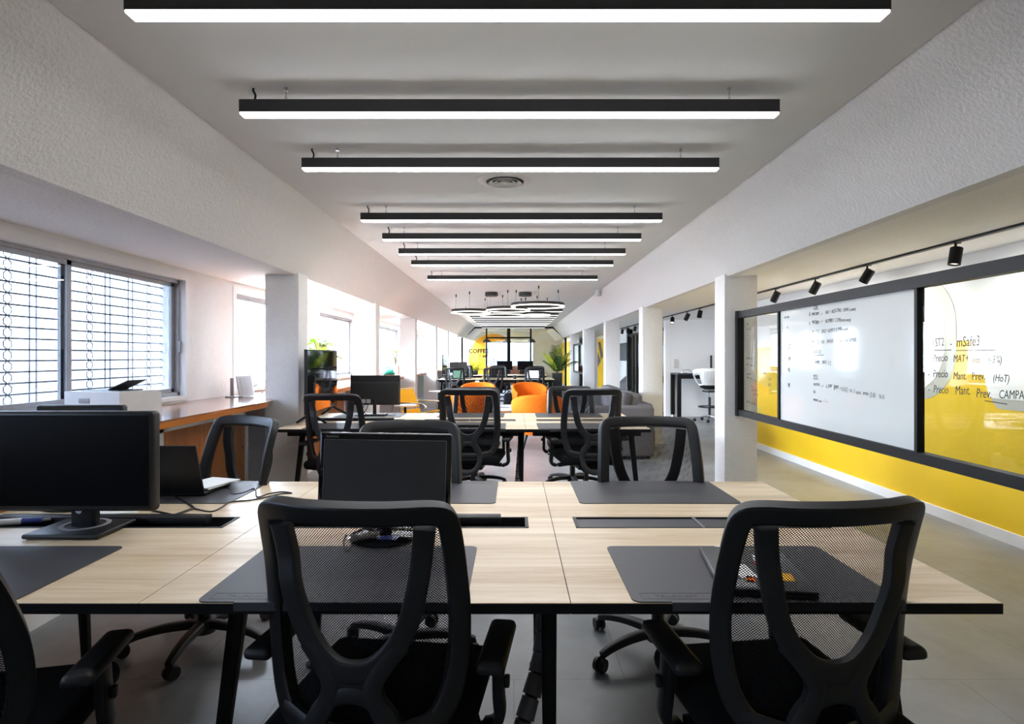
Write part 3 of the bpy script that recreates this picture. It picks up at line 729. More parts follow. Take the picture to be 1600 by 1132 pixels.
CH = [
 (-.335, 1.56, -7, 'black mesh office chair, back to viewer, in front of tilted glossy monitor', -.04, 15),
 (.695, 1.56, 7, 'black mesh office chair, back to viewer, in front of closed laptop', -.04, 40),
 (-1.33, 1.42, 13, 'black office chair cut off at the picture edge below big monitor', -.05, 100, 14),
 (-1.44, 2.74, 150, 'black mesh chair turned aside, before the wood cabinet panel', -.025, 33),
 (-.49, 2.62, 183, 'black mesh chair whose top rises behind the tilted glossy monitor', -.035, 20),
 (.65, 2.66, 179, 'black mesh chair facing viewer behind the empty desk mat', -.02, 12),
 (-.345, 4.96, -6, 'black mesh chair at second row desk, before the orange armchairs', .02, 18),
 (.61, 4.96, 8, 'black mesh chair at second row desk, before the grey sofa', .02, 50),
 (-1.44, 4.95, -6, 'black mesh chair at second row desk, before the television', -.02, 0),
 (-.40, 6.04, 178, 'black mesh chair facing viewer across second row, before orange armchair', -.05, 25),
 (.60, 6.04, 181, 'black mesh chair facing viewer across second row, beside the sofa', -.04, 5),
 (-1.48, 14.95, 0, 'small distant mesh chair in front of a colourful screen', 0, 0),
 (-.52, 14.95, 0, 'small distant mesh chair above the rear orange armchair by windows', 0, 30),
 (.52, 14.95, 0, 'small distant mesh chair in front of a pale lit screen', 0, 10),
 (-1.45, 16.34, 180, 'distant chair across the far bench, below dark wide monitor', 0, 0),
 (-.45, 16.34, 180, 'distant chair across the far bench, middle place', 0, 0),
 (.6, 16.34, 176, 'distant chair across the far bench, near the tall palm', 0, 0),
 (-1.5, 18.15, 0, 'distant chair at rearmost desk, below the small spiky plant', 0, 0),
 (-.45, 18.15, 0, 'distant chair at rearmost desk, below the coffee room mullion', 0, 0),
 (.42, 19.62, 180, 'distant chair behind rearmost desk, before the coffee room', 0, 0),
]
for c in CH: chair(*c)

# ------------------------------------------------------------------ computers
def monitor_m1():
    t = thing('computer_monitor', (-1.48, 1.985, .743), 'large switched off black monitor on rectangular foot, at picture edge', 'monitor')
    b = MB(); b.rbox((-.0, 0, .245), (.555, .045, .335), .012); b.build('casing', blk, t)
    MB().bb(-.262, .262, -.0245, -.0228, .098, .4).build('screen', screen_m, t)
    b = MB(); b.rbox((.0, .05, .15), (.085, .03, .30), .008); b.build('stand_neck', blk, t)
    MB().cyl((-.01, .03, .068), (-.01, .04, .068), .011).build('cable_hole', chrome, t)
    MB().rbox((0, .03, .0075), (.25, .2, .015), .006).build('stand_foot', blk, t)
    MB().lathe([(.06, .0145), (.075, .0145), (.075, .017), (.06, .017)], 30, (0, .05, 0)).build('foot_ring', grey_pl, t)
    return t
monitor_m1()
t = thing('computer_monitor', (-.425, 1.915, .743), 'tilted glossy black monitor with LG badge on round foot', 'monitor')
hd = bpy.data.objects.new('display_head', None); COL.objects.link(hd); hd.parent = t; hd.location = (-.0, .035, .203); hd.rotation_euler = (R(-4), R(1.1), R(1.5))
b = MB(); b.rbox((0, 0, 0), (.435, .03, .278), .008); b.rbox((0, .02, -.01), (.3, .03, .18), .012); b.build('casing', gloss_blk, hd)
MB().bb(-.197, .197, -.0165, -.0148, -.1, .115).build('screen', screen_g, hd)
fb = MB()
for (a, c, d, e) in ((-.2, .2, -.103, -.1005), (-.2, .2, .1155, .1165), (-.2, -.199, -.1, .116), (.199, .2, -.1, .116)): fb.bb(a, c, -.0172, -.0148, d, e)
fb.build('screen_rim', grey_pl, hd)
b = MB(); b.text('FLATRON', .009, Matrix.Translation((-.195, -.0155, .1225)) @ up, .0004); b.build('model_lettering', logo_grey, hd)
b = MB(); b.text('LG', .016, Matrix.Translation((.004, -.0155, -.125)) @ up, .0006); b.cyl((-.006, -.0148, -.119), (-.006, -.0163, -.119), .0075, n=20); b.build('maker_badge', M('badge_silver', 'c9c9cc', .3), hd)
b = MB(); b.cyl((0, .04, .01), (0, .04, .2), .022, .018, 20); b.build('stand_neck', gloss_blk, t)
b = MB(); b.lathe([(0, .0), (.115, 0), (.118, .006), (.1, .014), (.03, .02), (0, .02)], 40, (0, .03, 0)); b.build('round_foot', gloss_blk, t)
b = MB(); b.prism([(-.01, -.05), (.05, -.06), (.06, -.02), (0, -.01)], .002, 'z', .0165); b.build('blue_sticker', blue_pl, t)
# small monitor top peeping over the big one
t = thing('computer_monitor', (-1.73, 2.36, .74), 'small black monitor, only its top edge showing over the big one', 'monitor')
MB().rbox((0, 0, .245), (.345, .04, .32), .01).build('casing', blk, t); MB().bb(-.155, .155, .0205, .022, .1, .385).build('screen', screen_m, t)
MB().cyl((0, 0, .01), (0, 0, .12), .02).build('stand_neck', blk, t); MB().lathe([(0, 0), (.1, 0), (.1, .012), (0, .014)], 28).build('round_foot', blk, t)
# rear facing monitor, second row
t = thing('computer_monitor', (-1.40, 5.95, .743), 'monitor seen from its plain dark back in the second row', 'monitor')
b = MB(); b.rbox((0, 0, .255), (.50, .02, .30), .006); b.rbox((0, -.02, .225), (.49, .035, .225), .012); b.build('casing', blk_soft, t)
MB().bb(-.24, .24, .0102, .0112, .12, .39).build('screen', screen_m, t)
MB().rbox((.0, -.03, .08), (.035, .02, .17), .006).build('stand_neck', blk, t); MB().rbox((0, .0, .008), (.22, .17, .015), .006).build('stand_foot', blk, t)
b = MB(); b.bb(-.13, -.09, -.0395, -.038, .125, .165); b.bb(-.08, -.04, -.0395, -.038, .125, .165); b.build('white_labels', grey_pl, t)
b = MB(); b.tube([(-.1, -.035, .13), (-.11, -.06, .06), (-.06, -.07, .01), (.05, -.06, .006), (.16, -.04, .006), (.2, .02, .006)], .004); b.tube([(-.06, -.035, .13), (-.07, -.08, .07), (-.12, -.08, .01), (-.2, -.04, .006)], .004); b.build('signal_cables', blk, t)
# televisions
def tv(x, y, label, h=.575, w_=1.0, rz=2):
    t = thing('television', (x, y, .74), label, 'television', None, -90 + 180 + rz)
    b = MB(); b.rbox((0, 0, .085 + h / 2), (w_, .028, h), .005); b.rbox((0, .025, .085 + h * .35), (w_ * .7, .04, h * .5), .015); b.build('casing', blk, t)
    MB().bb(-w_ / 2 + .012, w_ / 2 - .012, -.0155, -.0138, .1, .085 + h - .012).build('screen', tv_glass, t)
    for s in (-1, 1):
        l = MB(); l.sweep(catmull([(s * .36, .0, .095), (s * .37, -.05, .06), (s * .39, -.15, .008)], 4), .022, .016, (1, 0, 0)); l.sweep(catmull([(s * .36, .0, .095), (s * .37, .04, .06), (s * .39, .115, .008)], 4), .022, .016, (1, 0, 0))
        l.build('foot', blk, t)
    return t
tv(-1.83, 5.62, 'black television on splayed feet, standing side on beside the column')
tv(-1.86, 15.85, 'second television, seen nearly edge on at the far bench', .56, 1.0, 0)
# open laptop seen from behind
def laptop(x, y, z, rz, label, lid=100, lit=None, w_=.33, d_=.225):
    t = thing('laptop', (x, y, z), label, 'laptop', None, rz)          # user side is -y, lid at +y
    MB().rbox((0, 0, .009), (w_, d_, .016), .005).build('keyboard_deck', blk_soft, t)
    b = MB()
    for r_ in range(5):
        for c_ in range(14): b.box((-w_ * .43 + c_ * w_ * .066, d_ * .35 - r_ * .019, .018), (.017, .015, .002))
    b.build('keys', blk, t)
    l = bpy.data.objects.new('lid', None); COL.objects.link(l); l.parent = t; l.location = (0, d_ / 2, .014); l.rotation_euler = (R(90 - lid), 0, 0)
    MB().rbox((0, .004, d_ / 2), (w_, .009, d_), .004).build('lid_shell', blk_soft, l)
    MB().bb(-w_ / 2 + .012, w_ / 2 - .012, -.0012, -.0004, .012, d_ - .012).build('screen', lit or screen_m, l)
    return t
laptop(-1.48, 2.62, .743, 180, 'open black laptop, back of its lid to viewer, behind big monitor', 108)
t = thing('paper_stack', (-1.37, 2.66, .7625), 'white sheets lying on the open black laptop', 'papers', None, -14)
for k in range(4): MB().box((random.uniform(-.006, .006), random.uniform(-.006, .006), .001 + k * .0022), (.16, .2, .0014)).build('sheet', paper, t, rot=(0, 0, R(random.uniform(-4, 4))))
def closed_laptop(x, y, z, rz, label):
    t = thing('laptop', (x, y, z), label, 'laptop', None, rz)
    MB().rbox((0, 0, .007), (.33, .23, .012), .005).build('base_shell', blk_soft, t); MB().rbox((0, 0, .0165), (.33, .23, .007), .003).build('lid', M('laptop_lid_grey', '3c3d40', .35), t)
    return t
t = closed_laptop(.655, 1.615, .743, 82, 'closed dark laptop covered in small stickers, behind mesh chair back')
for (u, v, a, bb_, m_, nm) in ((-.07, -.062, .055, .042, MATS['yellow_leather'], 'yellow_sticker'), (-.04, .035, .10, .05, paper, 'white_sticker'), (-.1, .03, .045, .022, orange_f, 'orange_sticker'), (.065, -.035, .06, .035, paper, 'white_sticker'), (.02, -.02, .03, .02, red_pl, 'red_sticker'), (.11, .05, .022, .022, MATS['yellow_leather'], 'yellow_sticker'), (.06, .03, .05, .025, leaf_b, 'green_sticker'), (-.13, .05, .05, .05, grey_pl, 'grey_sticker')):
    MB().rbox((0, 0, 0), (a, bb_, .0008), .0003, 1).build(nm, m_, t, loc=(u, v, .0205), rot=(0, 0, R(random.uniform(-15, 15))))
tag(MB().box((0, 0, 0), (.05, .03, .0012)).build('paper_note', paper, None, (.655, 1.835, .7442), (0, 0, R(12))), 'small white note on the desk mat above the closed laptop', 'note')
closed_laptop(-.33, 5.06, .743, 0, 'flat closed black laptop on second row mat')
laptop(-1.45, 15.42, .74, 0, 'distant laptop showing a colourful picture, seen through a mesh chair', 105, emission('lit_screen_picture', '6f9a88', .6))
laptop(.5, 15.42, .74, 0, 'distant laptop with pale lit screen, seen through a mesh chair', 105, scr_e)
t = thing('computer_monitor', (-1.5, 15.9, .74), 'wide dark monitor standing on the far bench below window pillars', 'monitor')
MB().rbox((0, 0, .3), (.47, .03, .29), .008).build('casing', blk_soft, t); MB().bb(-.22, .22, -.0165, -.0152, .17, .43).build('screen', screen_g, t)
MB().cyl((0, 0, 0), (0, 0, .17), .02).build('stand_neck', blk, t); MB().rbox((0, 0, .008), (.2, .16, .015), .005).build('stand_foot', blk, t)
for x, y, lab in ((-.3, 18.9, 'dark monitor on rearmost desk in front of the brick bench'), (.36, 18.7, 'dark monitor on rearmost desk toward the palm')):
    t = thing('computer_monitor', (x, y, .74), lab, 'monitor')
    MB().rbox((0, 0, .3), (.5, .03, .3), .008).build('casing', blk_soft, t); MB().bb(-.235, .235, -.0165, -.0152, .17, .43).build('screen', screen_m, t)
    MB().cyl((0, 0, 0), (0, 0, .17), .02).build('stand_neck', blk, t); MB().rbox((0, 0, .008), (.2, .16, .015), .005).build('stand_foot', blk, t)
tag(MB().rbox((.35, 15.65, .84), (.07, .16, .2), .005).build('white_box', paper), 'upright white box on the far bench beside lit laptop', 'box')
tag(MB().lathe([(0, 0), (.04, 0), (.04, .1), (.035, .1), (.033, .01), (0, .01)], 20, (.02, 15.5, .74)).build('desk_mug', blk), 'dark mug on the far bench middle desk', 'mug')

# pen and loose cables on the nearest left desk
t = thing('marker_pen', tuple(deskpt(35, 820)), 'white and blue marker pen lying beside big monitor foot', 'marker', None, 17)
pz = .012
MB().cyl((-.09, 0, pz), (-.0, 0, pz), .012, n=16).build('barrel', white_pl, t); MB().cyl((0, 0, pz), (.06, 0, pz), .0115, .010, 16).build('blue_grip', blue_pl, t); MB().cyl((.06, 0, pz), (.085, 0, pz), .006, .004, 12).build('tip', grey_pl, t)
tag(MB().box((0, 0, .001), (.18, .13, .0016)).build('paper_sheet', paper, None, tuple(deskpt(185, 797)), (0, 0, R(10))), 'white paper sheet behind the big monitor foot', 'paper')
def cable(pts, r, label, z=.74, m=None):
    P = [tuple(Vector((0, 0, q[2] if len(q) > 2 else 0)) + deskpt(q[0], q[1], z) + Vector((0, 0, r))) for q in pts]
    return tag(MB().tube(P, r, 7, 8).build('cable', m or blk, None), label, 'cable', 'loose black cables on the desk')
cable([(335, 765), (358, 765), (362, 773), (378, 772), (398, 765), (402, 778), (420, 773), (440, 770), (456, 772), (440, 773), (412, 779), (390, 783), (360, 786), (345, 795), (328, 801), (300, 795)], .0028, 'thin black charger cable looping toward the desk seam')
cable([(248, 779), (265, 776), (285, 784), (302, 795), (295, 799), (275, 806), (258, 812), (235, 816)], .0042, 'thicker black cable arching from laptop into the tray')
cable([(190, 798), (205, 797), (225, 797), (245, 801), (268, 806), (275, 812)], .0036, 'black cable crossing the open tray beside big monitor')
cable([(50, 792), (70, 800), (100, 801), (125, 798)], .004, 'black cable under the lower edge of big monitor')
cable([(541, 838), (537, 850), (541, 864), (548, 858), (550, 850)], .003, 'black cable loop beside the round monitor foot')

# ------------------------------------------------------------------ counters and cabinets along the windows
XCf = -2.11
def counter(y0, y1, label, chamfer=True, back0=None, back1=None):
    t = thing('window_counter', (0, (y0 + y1) / 2, 0), label, 'counter', 'veneered counters under the windows'); yc = (y0 + y1) / 2
    b0 = back0 or y0; b1 = back1 or y1; cf = .22 if chamfer else 0
    P = [(XL, b0 - yc), (-2.285, b0 - yc), (-2.285, y0 - yc), (XCf, y0 - yc), (XCf, y1 - cf - yc)] + ([(-2.2, y1 - yc)] if cf else []) + [(-2.285, y1 - yc), (-2.285, b1 - yc), (XL, b1 - yc)]
    MB().prism(P, .012, 'z', .94).build('counter_top', walnut, t, smooth=False)
    MB().bb(XCf - .03, XCf + .001, y0 - yc, y1 - cf - .1 - yc, .902, .9395).build('front_edge', edge_w, t, smooth=False)
    MB().bb(XL, XCf - .05, b0 - yc + .02, y1 - .25 - yc, .90, .9395).build('under_board', white_t, t, smooth=False)
    return t
def cabinet(y0, y1, n, label):
    t = thing('window_cabinet', (-2.35, (y0 + y1) / 2, 0), label, 'cabinet', 'low cabinets under the window counters'); yc = (y0 + y1) / 2
    h = (y1 - y0) / 2
    b = MB(); b.bb(-.46, -.02, -h, h, .09, .898); b.build('carcass', white_t, t, smooth=False)
    MB().bb(-.46, .0, -h, h, 0, .09).build('plinth', white_t, t, smooth=False)
    fw = .045; fr = MB(); fr.bb(-.02, .004, -h, h, .83, .898); fr.bb(-.02, .004, -h, h, .09, .13)
    for k in range(n + 1):
        y = -h + k * (2 * h) / n; fr.bb(-.02, .004, max(-h, y - fw), min(h, y + fw), .09, .9 - .002)
    fr.build('face_frame', white_t, t, smooth=False)
    for k in range(n):
        a = -h + k * 2 * h / n + fw; c = a + 2 * h / n - 2 * fw
        d = MB().bb(-.018, -.006, a, c, .13, .83).build('door', orange_w, t, smooth=False)
        MB().cyl((-.006, c - .05, .55), (.016, c - .05, .55), .01, n=12).build('knob', chrome, d)
counter(YB + .05, 5.37, 'veneered window counter carrying the white printer', True, None, 5.64)
cabinet(.0, 2.55, 2, 'wood fronted cabinet below printer counter, nearest the viewer')
cabinet(2.6, 5.2, 2, 'wood fronted cabinet with white frame behind turned mesh chair')
counter(5.65, 8.37, 'window counter behind the television, carrying the leafy plant', True, 5.645, 8.63)
cabinet(5.7, 8.2, 3, 'wood fronted cabinet behind the second row television')
counter(8.66, 11.6, 'window counter with the teal bag, beyond the second window pillar', True, 8.64, 11.98)
cabinet(8.75, 10.2, 2, 'wood fronted cabinet behind the yellow lounge chair')
counter(12.01, 14.6, 'small distant window counter beside the third window pillar', True, 11.99, 14.88)
cabinet(12.3, 14.35, 2, 'wood fronted cabinet below the distant window counter')
counter(15.16, 20.4, 'farthest window counter near the coffee room', False)
struct('baseboard_left', MB().bb(XL, XL + .02, YB, YG, 0, .09), white_t)
# things on counters
t = thing('printer', (-2.52, 3.72, .952), 'white laser printer with raised dark output tray on window counter', 'printer', None, -6)
b = MB(); b.prism([(-.18, 0), (.18, 0), (.18, .15), (.12, .17), (-.18, .175)], .36, 'x', -.18); b.build('body', white_pl, t, ang=20)
MB().rbox((.0, -.02, .172), (.26, .2, .012), .004).build('output_recess', blk, t)
b = MB(); b.prism([(.02, .178), (.15, .235), (.15, .24), (.02, .184)], .16, 'y', -.08); b.build('output_tray', grey_d, t)
b = MB(); b.rbox((-.05, -.18, .12), (.07, .006, .03), .002); b.build('control_panel', grey_pl, t)
MB().bb(-.15, .15, -.184, -.18, .02, .06).build('paper_drawer', grey_pl, t)
for (x, y, rz, lab) in ((-2.5, 5.55, 20, 'white panel router leaning beside the column, front one'), (-2.58, 5.65, 35, 'white panel router leaning on window counter, rear one')):
    t = thing('wifi_router', (x, y, .952), lab, 'router', 'white routers on the window counter', rz)
    MB().rbox((0, 0, .11), (.11, .035, .2), .012, mx=Matrix.Rotation(R(-8), 4, 'Y')).build('router_shell', white_pl, t)
    MB().rbox((0, .0, .006), (.1, .09, .012), .004).build('foot', white_pl, t); MB().cyl((.04, .02, .1), (.07, .03, .12), .008).build('mount_knob', grey_pl, t)
t = thing('router_stand', (-2.68, 5.6, .952), 'grey upright bracket on flat foot beside the white routers', 'bracket', None, 10)
MB().rbox((0, 0, .09), (.03, .03, .18), .004).build('upright', grey_pl, t); MB().rbox((.03, 0, .005), (.16, .1, .01), .003).build('foot', grey_pl, t)
tag(MB().tube([(-2.45, 5.72, .99), (-2.43, 5.8, .965), (-2.38, 5.9, .97), (-2.36, 5.92, 1.0), (-2.31, 5.96, 1.02)], .004).build('cable', blk), 'thin dark cable behind the routers by the column', 'cable')

def leafplant(name, x, y, z, hgt, label, m, n=26, spread=.22, pot=(.11, .2), leaf=.11, wid=.05, seed=1):
    rnd = random.Random(seed)
    t = thing(name, (x, y, z), label, 'plant')
    MB().lathe([(0, 0), (pot[0] * .75, 0), (pot[0], pot[1]), (pot[0] * .9, pot[1]), (pot[0] * .9, pot[1] - .03), (0, pot[1] - .03)], 24).build('pot', white_pl, t)
    st = MB(); lf = MB()
    for k in range(n):
        a = rnd.uniform(0, 6.28); r = spread * math.sqrt(rnd.random()); zt = pot[1] + (hgt - pot[1]) * rnd.uniform(.45, 1) * (1 - .35 * r / spread)
        tip = Vector((r * math.cos(a), r * math.sin(a), zt)); st.tube([(0, 0, pot[1] - .03), (tip.x * .4, tip.y * .4, pot[1] + (zt - pot[1]) * .6), tuple(tip)], .004, 5, 3)
        d = Vector((math.cos(a), math.sin(a), rnd.uniform(-.3, .5))).normalized(); s = d.cross(Vector((0, 0, 1))).normalized(); nn = s.cross(d)
        ll = leaf * rnd.uniform(.7, 1.2); ww = wid * rnd.uniform(.8, 1.2); vs = []; fs = []
        for i in range(6):
            u = i / 5; wv = ww * math.sin(math.pi * min(.98, .08 + u * .92)) ** .7; c = tip + d * ll * u + nn * (-.25 * ll * u * u)
            vs += [c - s * wv + nn * .012, c, c + s * wv + nn * .012]
        for i in range(5):
            for j in range(2): fs.append((i * 3 + j, i * 3 + j + 1, i * 3 + j + 4, i * 3 + j + 3))
        lf.add(vs, fs)
    st.build('stems', bark_m, t); lf.build('foliage', m, t, ang=80)
leafplant('potted_plant', -2.5, 7.55, .952, .68, 'bright green leafy plant rising above the television', leaf_b, 40, .19, leaf=.12, seed=3)
leafplant('potted_plant', -2.6, 12.9, .952, .72, 'slim green plant at the window beyond the second pillar', leaf_b, 18, .14, leaf=.12, wid=.04, seed=5)
t = thing('teal_bag', (-2.62, 12.35, .952), 'slumped teal bag on the window counter', 'bag', None, 20)
b = MB(); b.rbox((0, 0, .055), (.28, .2, .11), .045, 4, top=(.55, .6)); b.build('bag_body', teal, t); MB().tube([(-.08, 0, .1), (-.03, .02, .15), (.05, 0, .13), (.09, 0, .09)], .012).build('handle_loop', teal, t)
t = thing('desk_telephone', (-2.45, 13.6, .952), 'small dark telephone on the distant window counter', 'telephone')
MB().rbox((0, 0, .03), (.2, .2, .06), .015, top=(.9, .7)).build('phone_base', blk, t); MB().tube([(-.07, -.08, .07), (-.08, 0, .09), (-.07, .08, .07)], .022).build('handset', blk, t)

# ------------------------------------------------------------------ lounge
def tub(x, y, rz, label):
    t = thing('armchair', (x, y, 0), label, 'armchair', 'orange tub armchairs around the low table', rz)      # sitter faces +y
    vs = []; fs = []; na = 36; prof_n = 10
    for i in range(na + 1):
        a = -125 + 250 * i / na; ar = R(a - 90); k = abs(a) / 125
        top = .79 - .20 * (k ** 2.2); bot = .20
        d = Vector((math.cos(ar), math.sin(ar), 0)); 
        th = .075
        sec = []
        for (rr_, zz) in ((.30, bot), (.335, bot + .15 * (top - bot)), (.37, bot + .6 * (top - bot)), (.385, top - .05), (.375, top - .012), (.35, top), (.325, top - .012), (.31, top - .05), (.295, bot + .6 * (top - bot)), (.265, bot + .15 * (top - bot)), (.24, bot)):
            sec.append((d.x * rr_ * 1.0, d.y * rr_ * .92, zz))
        vs += sec
    m_ = 11
    for i in range(na):
        for j in range(m_):
            q = (j + 1) % m_; fs.append((i * m_ + j, (i + 1) * m_ + j, (i + 1) * m_ + q, i * m_ + q))
    fs += [tuple(range(m_)), tuple(range(na * m_, na * m_ + m_))[::-1]]
    MB().add(vs, fs).build('shell', orange_f, t, ang=60)
    b = MB(); b.lathe([(0, .22), (.27, .22), (.29, .25), (.29, .40), (.26, .435), (0, .44)], 32); b.build('seat_cushion', orange_f, t)
    for s in ((1, 1), (1, -1), (-1, 1), (-1, -1)): MB().cyl((s[0] * .17, s[1] * .17, .22), (s[0] * .24, s[1] * .24, 0), .018, .011, 12).build('leg', blk_met, t)
tub(-.72, 8.85, -15, 'orange armchair, back to viewer, seen through the mesh chairs')
tub(.34, 8.75, 8, 'orange armchair, rounded back to viewer, before the low table')
tub(-.76, 12.3, 172, 'orange armchair facing viewer beyond the low table, window side')
tub(.33, 12.3, 192, 'orange armchair facing viewer beyond the low table, sofa side')
t = thing('coffee_table', (-.2, 10.5, 0), 'low white coffee table between the orange armchairs', 'table')
MB().rbox((0, 0, .42), (1.0, 1.0, .03), .006).build('table_top', white_pl, t); MB().bb(-.49, .49, -.49, .49, .385, .405).build('wood_rim', orange_w, t)
for s in ((1, 1), (1, -1), (-1, 1), (-1, -1)): MB().cyl((s[0] * .44, s[1] * .44, 0), (s[0] * .44, s[1] * .44, .39), .02).build('leg', white_t, t)
for k, (x, y, a, m_, lab) in enumerate(((-.2, 10.2, 8, paper, 'white magazine lying nearest on the low table'), (-.08, 10.6, -20, grey_pl, 'grey magazine lying farther back on the low table'), (-.42, 10.4, 30, paper, 'white magazine lying askew on the low table, window side'))):
    t = thing('magazine', (x, y, .436), lab, 'magazine', None, a)
    MB().box((0, 0, .008), (.21, .28, .014)).build('pages', m_, t); MB().box((0, 0, .0165), (.212, .282, .002)).build('cover', paper if m_ is grey_pl else grey_pl, t)
# sofa
t = thing('sofa', (1.42, 9.1, 0), 'long grey fabric sofa along the column side of the lounge', 'sofa')
MB().rbox((0, 0, .24), (.84, 2.9, .3), .03).build('seat_base', grey_f, t)
MB().rbox((-.02, -1.38, .36), (.84, .22, .66), .04, 4).build('arm', grey_f, t); MB().rbox((-.02, 1.38, .36), (.84, .22, .70), .04, 4).build('arm', grey_f, t)
MB().rbox((.33, 0, .40), (.2, 2.6, .62), .04, 4).build('back', grey_f, t)
for k in range(3):
    MB().rbox((-.08, -.85 + .85 * k, .44), (.62, .82, .14), .04, 4).build('seat_cushion', grey_f, t)
    MB().rbox((.2, -.85 + .85 * k, .66), (.2, .8, .36), .06, 4, mx=None).build('back_cushion', grey_f, t)
for s in ((1, 1), (1, -1), (-1, 1), (-1, -1)): MB().cyl((s[0] * .35, s[1] * 1.35, 0), (s[0] * .35, s[1] * 1.35, .1), .02).build('leg', blk_met, t)
tag(MB().rbox((0, 0, 0), (.16, .4, .3), .06, 4).build('throw_pillow', grey_d, None, (1.50, 8.02, .70), (0, R(12), 0)), 'darker grey pillow on the near end of sofa', 'pillow')
# yellow lounge chair
t = thing('lounge_chair', (-1.55, 9.9, 0), 'yellow sling lounge chair with chrome tube frame', 'armchair', None, -118)   # sitter faces +y
b = MB()
for s in (-1, 1):
    b.tube([(s * .31, .32, .02), (s * .31, .34, .2), (s * .31, .34, .46), (s * .31, .25, .56), (s * .31, -.2, .56), (s * .31, -.36, .5), (s * .31, -.36, .06), (s * .31, -.3, .015), (s * .31, .28, .015), (s * .31, .32, .02)], .012, 8)
    b.tube([(s * .25, .34, .43), (s * .25, -.1, .30), (s * .25, -.22, .34), (s * .25, -.36, .78)], .012, 8)
b.cyl((-.31, .34, .3), (.31, .34, .3), .012); b.cyl((-.31, -.34, .3), (.31, -.34, .3), .012); b.cyl((-.26, -.36, .78), (.26, -.36, .78), .012)
b.build('tube_frame', chrome, t)
b = MB(); b.sweep(catmull([(0, .36, .45), (0, .1, .385), (0, -.12, .325)], 4), .5, .02, (0, 0, 1)); b.build('seat_sling', yellow_f, t)
b = MB(); b.sweep(catmull([(0, -.235, .47), (0, -.29, .6), (0, -.37, .80)], 4), .5, .02, (0, 1, .3)); b.build('back_sling', yellow_f, t)
b = MB(); b.sweep(catmull([(0, -.2, .36), (0, -.23, .44)], 4), .5, .016, (0, 1, .3)); b.build('lumbar_sling', yellow_f, t)
for s in (-1, 1):
    b = MB(); b.sweep([(s * .31, .26, .575), (s * .31, -.3, .575)], .05, .012, (0, 0, 1)); b.build('arm_strap', M('brown_strap', '8a7a66', .6), t)
def side_table(x, y, h, r, label):
    t = thing('side_table', (x, y, 0), label, 'side table', 'small round side tables')
    MB().lathe([(0, h - .02), (r, h - .02), (r, h), (0, h)], 32).build('table_top', M('pale_table_top_%d' % int(y), 'cfccc8', .3), t); MB().cyl((0, 0, .02), (0, 0, h - .02), .02).build('pedestal', blk_met, t); MB().lathe([(0, 0), (.18, 0), (.18, .012), (0, .02)], 28).build('round_foot', blk_met, t)
side_table(-1.68, 9.1, .59, .17, 'pale round side table in front of the yellow lounge chair')
side_table(-1.66, 13.0, .57, .22, 'thin round side table behind the yellow lounge chair')
t = thing('backpack', (-.12, 14.5, 0), 'dark backpack standing on the floor under the far bench', 'backpack')
MB().rbox((0, 0, .22), (.3, .18, .44), .07, 4, top=(.8, .8)).build('bag_body', blk_fab, t); MB().rbox((0, -.1, .15), (.22, .06, .2), .03, 3).build('front_pocket', blk_fab, t); MB().tube([(-.04, 0, .43), (0, 0, .48), (.04, 0, .43)], .01).build('handle_loop', blk_fab, t)

# palm and spiky plant
def fronds(x, y, z0, label, name, n, length, m, rise, seed, potd, leaflets=16, lw=.012, stem_h=.1):
    rnd = random.Random(seed); t = thing(name, (x, y, 0), label, 'plant')
    pr, ph = potd
    MB().rbox((0, 0, ph / 2), (2 * pr * .85, 2 * pr * .85, ph), .01, 2, top=(1.15, 1.15)).build('pot', pot_m, t, loc=(0, 0, z0))
    for k in range(n):
        a = 6.283 * k / n + rnd.uniform(-.3, .3); el = R(rise + rnd.uniform(-25, 18)); ln = length * rnd.uniform(.75, 1.1); P = []
        for i in range(9):
            u = i / 8; r_ = ln * u * math.cos(el) * (.6 + .4 * u); zz = ln * u * math.sin(el) - .55 * ln * u * u * (1.15 - math.sin(el))
            P.append(Vector((r_ * math.cos(a), r_ * math.sin(a), z0 + ph - .05 + stem_h * u + zz)))
        f = MB(); f.sweep(P, lambda u: .012 * (1 - .8 * u), lambda u: .012 * (1 - .8 * u), None, False, 5, 1)
        for i in range(leaflets):
            u = .2 + .8 * i / (leaflets - 1); q = u * 8; i0 = min(int(q), 7); c = P[i0].lerp(P[i0 + 1], q - i0); T = (P[i0 + 1] - P[i0]).normalized()
            S = T.cross(Vector((0, 0, 1))); S = S.normalized() if S.length > 1e-4 else Vector((1, 0, 0))
            l_ = ln * .34 * (1 - .6 * abs(u - .45)); 
            for s in (-1, 1):
                d = (S * s * .8 + T * .7 + Vector((0, 0, -.15))).normalized(); wv = T * lw
                f.add([c - wv, c + wv, c + d * l_ * .6 + wv * .8 + Vector((0, 0, -.02)), c + d * l_ + Vector((0, 0, -.08 * l_ / .2)), c + d * l_ * .6 - wv * .8 + Vector((0, 0, -.02))], [(0, 1, 2, 3, 4)])
        f.build('frond', m if k % 3 else (leaf_y if name == 'potted_palm' else m), t, ang=180)
fronds(1.23, 16.85, 0, 'tall dark potted palm at the whiteboard end of far bench', 'potted_palm', 15, .72, leaf_m, 64, 11, (.15, .86))
fronds(-1.25, 19.05, .74, 'small spiky yellow green plant on the rearmost desk', 'spiky_plant', 16, .46, leaf_y, 55, 4, (.09, .14), 6, .012, .02)

